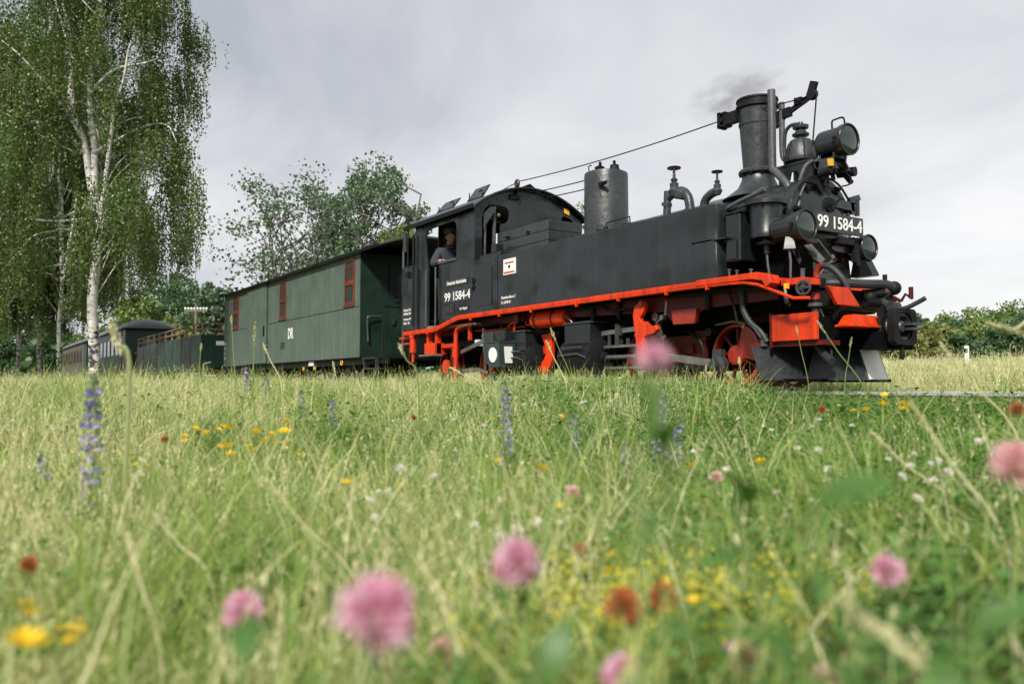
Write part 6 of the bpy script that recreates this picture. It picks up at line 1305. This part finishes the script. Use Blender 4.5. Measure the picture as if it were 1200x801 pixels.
for a in ((440,722,0.42,0.0175,'pink','largest pink clover bloom at the bottom, left of the middle'),
          (605,661,0.56,0.0150,'pink','pink clover bloom above the largest one, near the bottom centre'),
          (285,717,0.72,0.0155,'pink','dusky pink clover bloom at lower left beside the largest bloom'),
          (520,766,0.85,0.0140,'palepink','small flat pink clover bloom just right below the largest one'),
          (727,792,0.62,0.0140,'pink','pink clover bloom cut by the bottom edge under the withered blooms'),
          (870,767,0.78,0.0150,'palepink','pale pink clover bloom at lower right among yellow blossom'),
          (972,798,0.80,0.0150,'palepink','pale clover bloom at the bottom edge right of the yellow blossom'),
          (1190,545,0.62,0.0150,'palepink','pale pink clover bloom at the right edge'),
          (766,421,0.46,0.0080,'pink','blurred pink bloom in front of the locomotive motion'),
          (1040,669,0.70,0.0120,'pink','faint pink clover bloom over dark leaves at lower right'),
          (672,577,1.7,0.0130,'palepink','small pink and white clover bloom in the middle of the meadow'),
          (730,712,0.66,0.0135,'withered','withered rust-brown clover bloom above the bottom centre'),
          (777,699,0.90,0.0140,'withered','smaller withered orange-brown bloom right of the darker one'),
          (680,645,1.1,0.0085,'withered','faded brown bloom right of the pink one near the bottom centre'),
          (34,662,0.85,0.0080,'withered','dark withered bloom at the left edge above the yellow flowers'),
          (485,489,3.0,0.0085,'withered','small reddish-brown seed head in the left half of the meadow'),
          (193,515,2.0,0.0080,'withered','reddish-brown seed head above the violet spike leaf'),
          (963,480,1.9,0.0080,'withered','tan seed head standing right of the locomotive front'),
          (840,560,1.8,0.0130,'palepink','clover bloom in the green middle right of the meadow'),
          (914,492,4.0,0.0200,'palepink','pale pink bloom in front of the plough'),
          (837,476,4.4,0.0190,'pink','small pink bloom in the grass under the front wheel'),
          (1192,480,1.0,0.0075,'withered','blurred brown seed head at the right edge')):
    clover(*a, leaves=3 if a[2] < 1.2 else 1)
def spike(px, py0, py1, d, label, wd=1.0):
    """a flower spike between two heights in the photograph"""
    top = P(px, py0, d); bot = P(px+RNG.normal(0,6), py1, d); g0 = gp(bot,0.02); t = empty('violet_flower_spike', g0, label, 'flower', 'violet flower spikes in the meadow')
    q = cr([g0, bot, bot.lerp(top,0.5)+Vector((RNG.normal(0,0.006),RNG.normal(0,0.006),0)), top],5); B().tube(q,[0.004*(1-0.7*i/(len(q)-1)) for i in range(len(q))],6).build('stem','stem',t)
    ln = (top-bot).length; n = int(230*ln/0.28); tt = RNG.random(n); whorl = np.floor(tt*11)/11+RNG.normal(0,0.008,n)
    an = RNG.uniform(0,6.28,n); rad = (0.012+0.012*(1-tt))*wd*RNG.uniform(0.5,1.1,n)
    cen = np.array(bot-g0)[None]*(1-whorl[:,None])+np.array(top-g0)[None]*whorl[:,None]+np.stack([np.cos(an)*rad,np.sin(an)*rad,RNG.normal(0,0.004,n)],-1)
    sel = RNG.random(n) < 0.55
    v, f = leaf_quads(cen[sel], RNG.uniform(0.010,0.017,sel.sum())*wd, None, 0.8); np_mesh('petals', v, f, M['violet'], t)
    v, f = leaf_quads(np.concatenate([cen[~sel]*np.array([1,1,1]), np.array(top-g0)[None]+RNG.normal(size=(30,3))*0.006]), 0.013*wd, np.array([0,0,0.8]), 0.4); np_mesh('bracts', v, f, M['bract'], t)
    for k in range(4): child('leaf', NARROW, t, (bot-g0)*RNG.uniform(0.5,0.95), (0,RNG.uniform(-0.9,-0.3),RNG.uniform(0,6.28)), RNG.uniform(0.06,0.10))
for a in ((110,447,590,1.85,'tall violet flower spike, the largest, at the left in front of the birch',1.15),
          (592,448,552,2.6,'violet flower spike in front of the grey side lantern of the locomotive',0.9),
          (672,487,540,2.9,'short violet flower spike right of the one below the lantern',1.0),
          (775,460,535,2.3,'violet flower spike near the middle, by the blurred green leaf',0.9),
          (797,492,552,2.5,'violet flower spike right beside the one by the green leaf',0.9),
          (288,432,486,5.2,'violet flower spike below the left end of the green van',1.4),
          (312,444,476,5.6,'small violet flower spike just right of the one below the van end',1.3),
          (353,460,508,4.4,'slim violet flower spike below the middle of the green van',1.1),
          (389,465,515,4.0,'reddish violet flower spike, the right one of the pair below the van',1.1),
          (48,535,560,2.2,'short violet flower spike at far left beside the tallest one',0.9),
          (735,518,556,2.4,'faint violet flower spike left of the blurred leaf in the middle',0.7)): spike(*a)
def stalk(tip, base, d, label, head=0.06, wd=0.0016, hw=0.004, mt='hay', cat='grass', bend=0.0, name='grass_stem', d2=None):
    p = P(*tip, d); b = P(*base, d2 or d); g0 = gp(b,0.01)
    t = empty(name, g0, label, cat, 'tall grass stems standing out of the meadow')
    q = cr([g0, b, b.lerp(p,0.6)+Vector((0,0,bend)), p],6); B().tube(q,[wd*(1-0.5*i/(len(q)-1)) for i in range(len(q))],5).build('stem',mt,t)
    dirv = (q[-1]-q[-4]).normalized(); n = int(60+head*900); s = RNG.random(n)
    c = np.array(p-g0)[None]-np.array(dirv)[None]*(s*head)[:,None]+RNG.normal(size=(n,3))*hw*(0.35+np.sin(s*3.14))[:,None]*0.6
    v, f = leaf_quads(c, RNG.uniform(0.8,1.4,n)*hw*1.6, np.array(dirv)*1.5, 0.35); np_mesh('seed_head', v, f, M['hay'], t)
    return t
for a in (((645,384),(670,446),6.0,'slender grass stem leaning left in front of the red drag link of the locomotive',0.10,0.004,0.006,'stem'),
          ((640,399),(664,452),5.6,'shorter grass stem beside the one leaning over the red drag link',0.08,0.004,0.006,'hay'),
          ((467,402),(490,450),3.0,'blurred green grass stem in front of the gap between van and cab',0.05,0.0035,0.0045,'stem'),
          ((129,374),(152,446),1.7,'thick blurred grass stem crossing the birch trunk and coach',0.07,0.0060,0.006,'olive'),
          ((527,430),(565,452),5.0,'pale grass stem bending left under the cab steps',0.08,0.004,0.006,'hay'),
          ((271,370),(276,452),5.4,'tall weedy stem rising in front of the left end of the green van',0.05,0.005,0.006,'stem'),
          ((299,377),(296,452),5.2,'tall upright stem, the right one of two before the van end',0.14,0.005,0.006,'stem'),
          ((308,402),(330,452),4.8,'arching pale stem below the DR letters of the van',0.08,0.004,0.006,'hay'),
          ((390,423),(396,455),6.0,'pale stem below the right half of the green van',0.08,0.004,0.006,'hay'),
          ((236,402),(232,450),6.0,'thin stem in front of the open wagon',0.06,0.004,0.006,'stem'),
          ((958,376),(1015,462),4.2,'green grass stem arching over the orange box to the plough',0.07,0.004,0.004,'stem'),
          ((933,382),(948,455),4.6,'wiry stem in front of the orange box',0.05,0.003,0.004,'stem'),
          ((998,395),(990,452),4.6,'thin upright stem in front of the white plough panel',0.05,0.003,0.004,'stem'),
          ((866,418),(870,455),5.5,'grass stem with pale pink seed head before the front wheel',0.05,0.003,0.006,'hay'),
          ((827,428),(828,455),5.5,'short stem left of the front wheel',0.05,0.003,0.005,'hay'),
          ((1100,400),(1195,520),2.0,'long pale stem leaning left across the right side of the meadow',0.07,0.003,0.004,'hay'),
          ((1156,378),(1230,398),1.6,'blurred pale stem reaching in from the right edge above the grass',0.10,0.003,0.0045,'hay'),
          ((1066,470),(1180,640),1.3,'pale stem leaning left at lower right of the meadow',0.06,0.003,0.0035,'hay'),
          ((985,700),(1260,930),0.52,'very blurred thick grass stem crossing the bottom right corner',0.12,0.0035,0.0045,'hay'),
          ((1020,505),(1120,600),1.7,'pale drooping stem left of the pale bloom at the right edge',0.06,0.0025,0.0035,'hay'),
          ((310,560),(420,690),1.3,'pale grass stem leaning left above the largest pink bloom',0.06,0.0025,0.0035,'hay'),
          ((150,625),(190,780),0.95,'pale blurred stem at lower left above the yellow flowers',0.05,0.0025,0.0035,'hay'),
          ((415,560),(400,700),1.4,'upright pale stem left of the largest pink bloom',0.06,0.0025,0.0035,'hay'),
          ((180,600),(250,690),1.2,'bent pale stem left of the dusky pink bloom',0.05,0.0025,0.003,'hay'),
          ((700,470),(672,520),3.6,'pale stem leaning right beside the short violet spike',0.07,0.003,0.004,'hay')): stalk(*a)
def weed(px, py, d, ln, n, label, rot0, mtl=LEAF):
    p = P(px, py, d); g0 = gp(p,0.04); t = empty('leafy_weed', g0, label, 'weed', 'leafy weeds close to the camera')
    B().tube(cr([g0, g0.lerp(p,0.6)+Vector((0.01,0,0)), p],5),0.0018,6).build('stem','stem',t)
    for k in range(n):
        q = g0.lerp(p,1-0.09*k)+Vector((RNG.normal(0,0.006),RNG.normal(0,0.006),0)); child('leaf', mtl, t, q-g0, (RNG.normal(0,0.4), rot0 if k == 0 else RNG.uniform(-1.2,0.3), RNG.uniform(0,6.28)), ln*RNG.uniform(0.7,1.1))
weed(748,528,0.42,0.042,4,'blurred bright green leaf standing before the meadow in the middle',-1.4,NARROW)
weed(950,595,0.42,0.040,6,'blurred dark green leaves right of the middle',-0.3)
weed(620,712,0.42,0.036,6,'dark green leaves below the pink bloom near the bottom centre',-0.2)
weed(1000,735,0.38,0.042,7,'dark green leaves in the bottom right corner below the blurred stem',-0.2)
weed(1140,745,0.42,0.040,6,'pale green leaf near the bottom right corner',-0.4)
weed(860,590,0.50,0.036,6,'green leaf left of the blurred dark leaves',-0.5)
weed(285,765,0.42,0.036,5,'dark leaves below the dusky pink bloom',-0.3)
# yellow five-petalled flowers and single white clovers: one mesh each, too small to show parts
def cup(mt, r):
    V = []; Fq = []
    for k in range(6):
        b = k*1.047; d = np.array([math.cos(b),math.sin(b),0.55]); e = np.array([-math.sin(b),math.cos(b),0]); c = np.zeros(3)
        addq(V, Fq, [c, c+d*r*0.7+e*r*0.45, c+d*r*1.05, c+d*r*0.7-e*r*0.45], [(0,1,2,3)])
    for k in range(5):
        b = k*1.257+0.5; d = np.array([math.cos(b),math.sin(b),1.2]); e = np.array([-math.sin(b),math.cos(b),0]); addq(V, Fq, [np.zeros(3), d*r*0.4+e*r*0.3, d*r*0.7, d*r*0.4-e*r*0.3], [(0,1,2,3)])
    nfl = len(Fq); v, f = blades(1,0.30,0.30,0.003,0.003,0.0,0.12,4,0); v = [(p[0]-v[-1][0],p[1]-v[-1][1],p[2]-v[-1][2]) for p in v]; addq(V, Fq, v, f)
    me = bpy.data.meshes.new('yellow_flower'); me.from_pydata(V,[],Fq); me.materials.append(M[mt]); me.materials.append(M['stem'])
    for i, p in enumerate(me.polygons): p.material_index = 0 if i < nfl else 1
    return me
CUP = cup('yflower',0.011)
ORD = ('leftmost one','second from the left','third from the left','fourth from the left','fifth from the left','sixth from the left','seventh from the left','eighth from the left','ninth from the left','tenth from the left')
def patch(me, name, cx_, cy_, sx, sy, n, d0, d1, s0, lab):
    """a loose patch of like flowers; in a small patch each is told by its place"""
    q = sorted((cx_+RNG.normal(0,sx*0.57), cy_+RNG.normal(0,sy*0.57)) for _ in range(n))
    for k, (x, y) in enumerate(q):
        single(me, name, P(x, y, RNG.uniform(d0,d1)), s0*RNG.uniform(0.75,1.22), lab+', '+ORD[k] if n <= 10 else lab, 'flower', lab.replace('flower','flowers',1))
def single(me, name, p, s, label, cat, group):
    o = bpy.data.objects.new(name, me); C.objects.link(o); o.location = p; o.scale = (s,s,s); o.rotation_euler = (RNG.normal(0,0.2),RNG.normal(0,0.2),RNG.uniform(0,6.28)); return tag(o,label,cat,group)
for (cx_, cy_, sx, sy, n, d0, d1, s0, lab) in ((300,520,75,18,26,2.2,3.2,1.25,'small yellow flower in the loose patch left of the middle'),(150,540,30,14,7,1.9,2.6,1.0,'small yellow flower just right of the tall violet spike'),(630,492,60,10,22,3.6,4.6,1.3,'small yellow flower in the distant patch below the lantern'),
        (55,742,50,34,14,0.75,1.15,0.85,'bright yellow flower in the near patch at lower left'),(800,690,85,55,30,0.9,1.5,0.7,'yellow flower among the lemon blossom at the bottom'),(1050,480,60,14,9,3.0,4.5,1.4,'yellow flower scattered at the right below the rail'),(600,600,40,50,10,1.3,2.2,0.8,'yellow flower in the middle of the meadow'),(450,575,60,30,10,1.6,2.6,0.9,'yellow flower left of the middle among pale grass')): patch(CUP,'yellow_flower',cx_,cy_,sx,sy,n,d0,d1,s0,lab)
single(CUP,'yellow_flower',P(891,543,1.9),1.5,'lone bright yellow flower in the green right half of the meadow','flower',None)
single(CUP,'yellow_flower',P(812,547,2.0),1.3,'lone yellow flower right of the blurred green leaf','flower',None)
single(CUP,'yellow_flower',P(30,757,0.55),1.2,'largest orange-yellow flower in the near left corner','flower',None)
WH = bpy.data.meshes.new('white_clover'); Vw = []; Fw = []
u = RNG.normal(size=(60,3)); u /= np.linalg.norm(u,axis=1,keepdims=True); u[:,2] = np.where(u[:,2] < -0.4,-u[:,2],u[:,2])
lv_, lf_ = leaf_quads(u*0.009, np.full(60,0.011), u*1.5, 0.45); addq(Vw, Fw, lv_, lf_); nfl = len(Fw)
v, f = blades(1,0.22,0.22,0.0025,0.0025,0.0,0.12,4,0); addq(Vw, Fw, [(p[0]-v[-1][0],p[1]-v[-1][1],p[2]-v[-1][2]) for p in v], f)
WH.from_pydata(Vw,[],Fw); WH.materials.append(M['cream']); WH.materials.append(M['stem'])
for i, p in enumerate(WH.polygons): p.material_index = 0 if i < nfl else 1
for (cx_, cy_, sx, sy, n, d0, d1, s0, lab) in ((930,565,110,28,34,1.6,2.6,1.0,'white clover flower in the loose drift right of the middle'),(1090,560,60,40,16,1.4,2.2,0.9,'white clover flower near the pale bloom at the right'),(470,585,55,25,14,1.5,2.2,0.85,'white clover flower above the largest pink bloom'),(600,625,45,18,9,1.1,1.6,0.75,'white clover flower around the pink bloom near the bottom centre'),(700,480,120,14,14,3.5,5.5,1.2,'pale clover flower in the grass below the locomotive')): patch(WH,'white_clover',cx_,cy_,sx,sy,n,d0,d1,s0*0.68,lab)

# ---- thin smoke drifting back from the chimney
def smoke():
    m = bpy.data.materials.new('thin_smoke'); m.use_nodes = True; t = m.node_tree; t.nodes.clear()
    out = N(t,'ShaderNodeOutputMaterial'); pv = N(t,'ShaderNodeVolumePrincipled'); pv.inputs['Color'].default_value = (0.25,0.25,0.26,1)
    tc = N(t,'ShaderNodeTexCoord'); ln = N(t,'ShaderNodeVectorMath',operation='LENGTH'); L(t,tc.outputs['Object'],ln.inputs[0])
    ns = N(t,'ShaderNodeTexNoise'); ns.inputs['Scale'].default_value = 2.6; ns.inputs['Detail'].default_value = 4; L(t,tc.outputs['Object'],ns.inputs['Vector'])
    fo = N(t,'ShaderNodeMapRange',i_1=0.25,i_2=1.0,i_3=1.0,i_4=0.0); L(t,ln.outputs['Value'],fo.inputs[0])
    nr = N(t,'ShaderNodeMapRange',i_1=0.42,i_2=0.75,i_3=0.0,i_4=4.5); L(t,ns.outputs[0],nr.inputs[0])
    mu = N(t,'ShaderNodeMath',operation='MULTIPLY'); L(t,fo.outputs[0],mu.inputs[0]); L(t,nr.outputs[0],mu.inputs[1]); L(t,mu.outputs[0],pv.inputs['Density'])
    L(t,pv.outputs[0],out.inputs['Volume'])
    mb = B().sphere((0,0,0),1.0,24); me = bpy.data.meshes.new('smoke'); me.from_pydata(mb.v,[],mb.f)
    o = link('smoke', me, m); o.location = (-6.82,0.1,3.44); o.scale = (0.80,0.35,0.32); o['kind'] = 'stuff'
smoke()
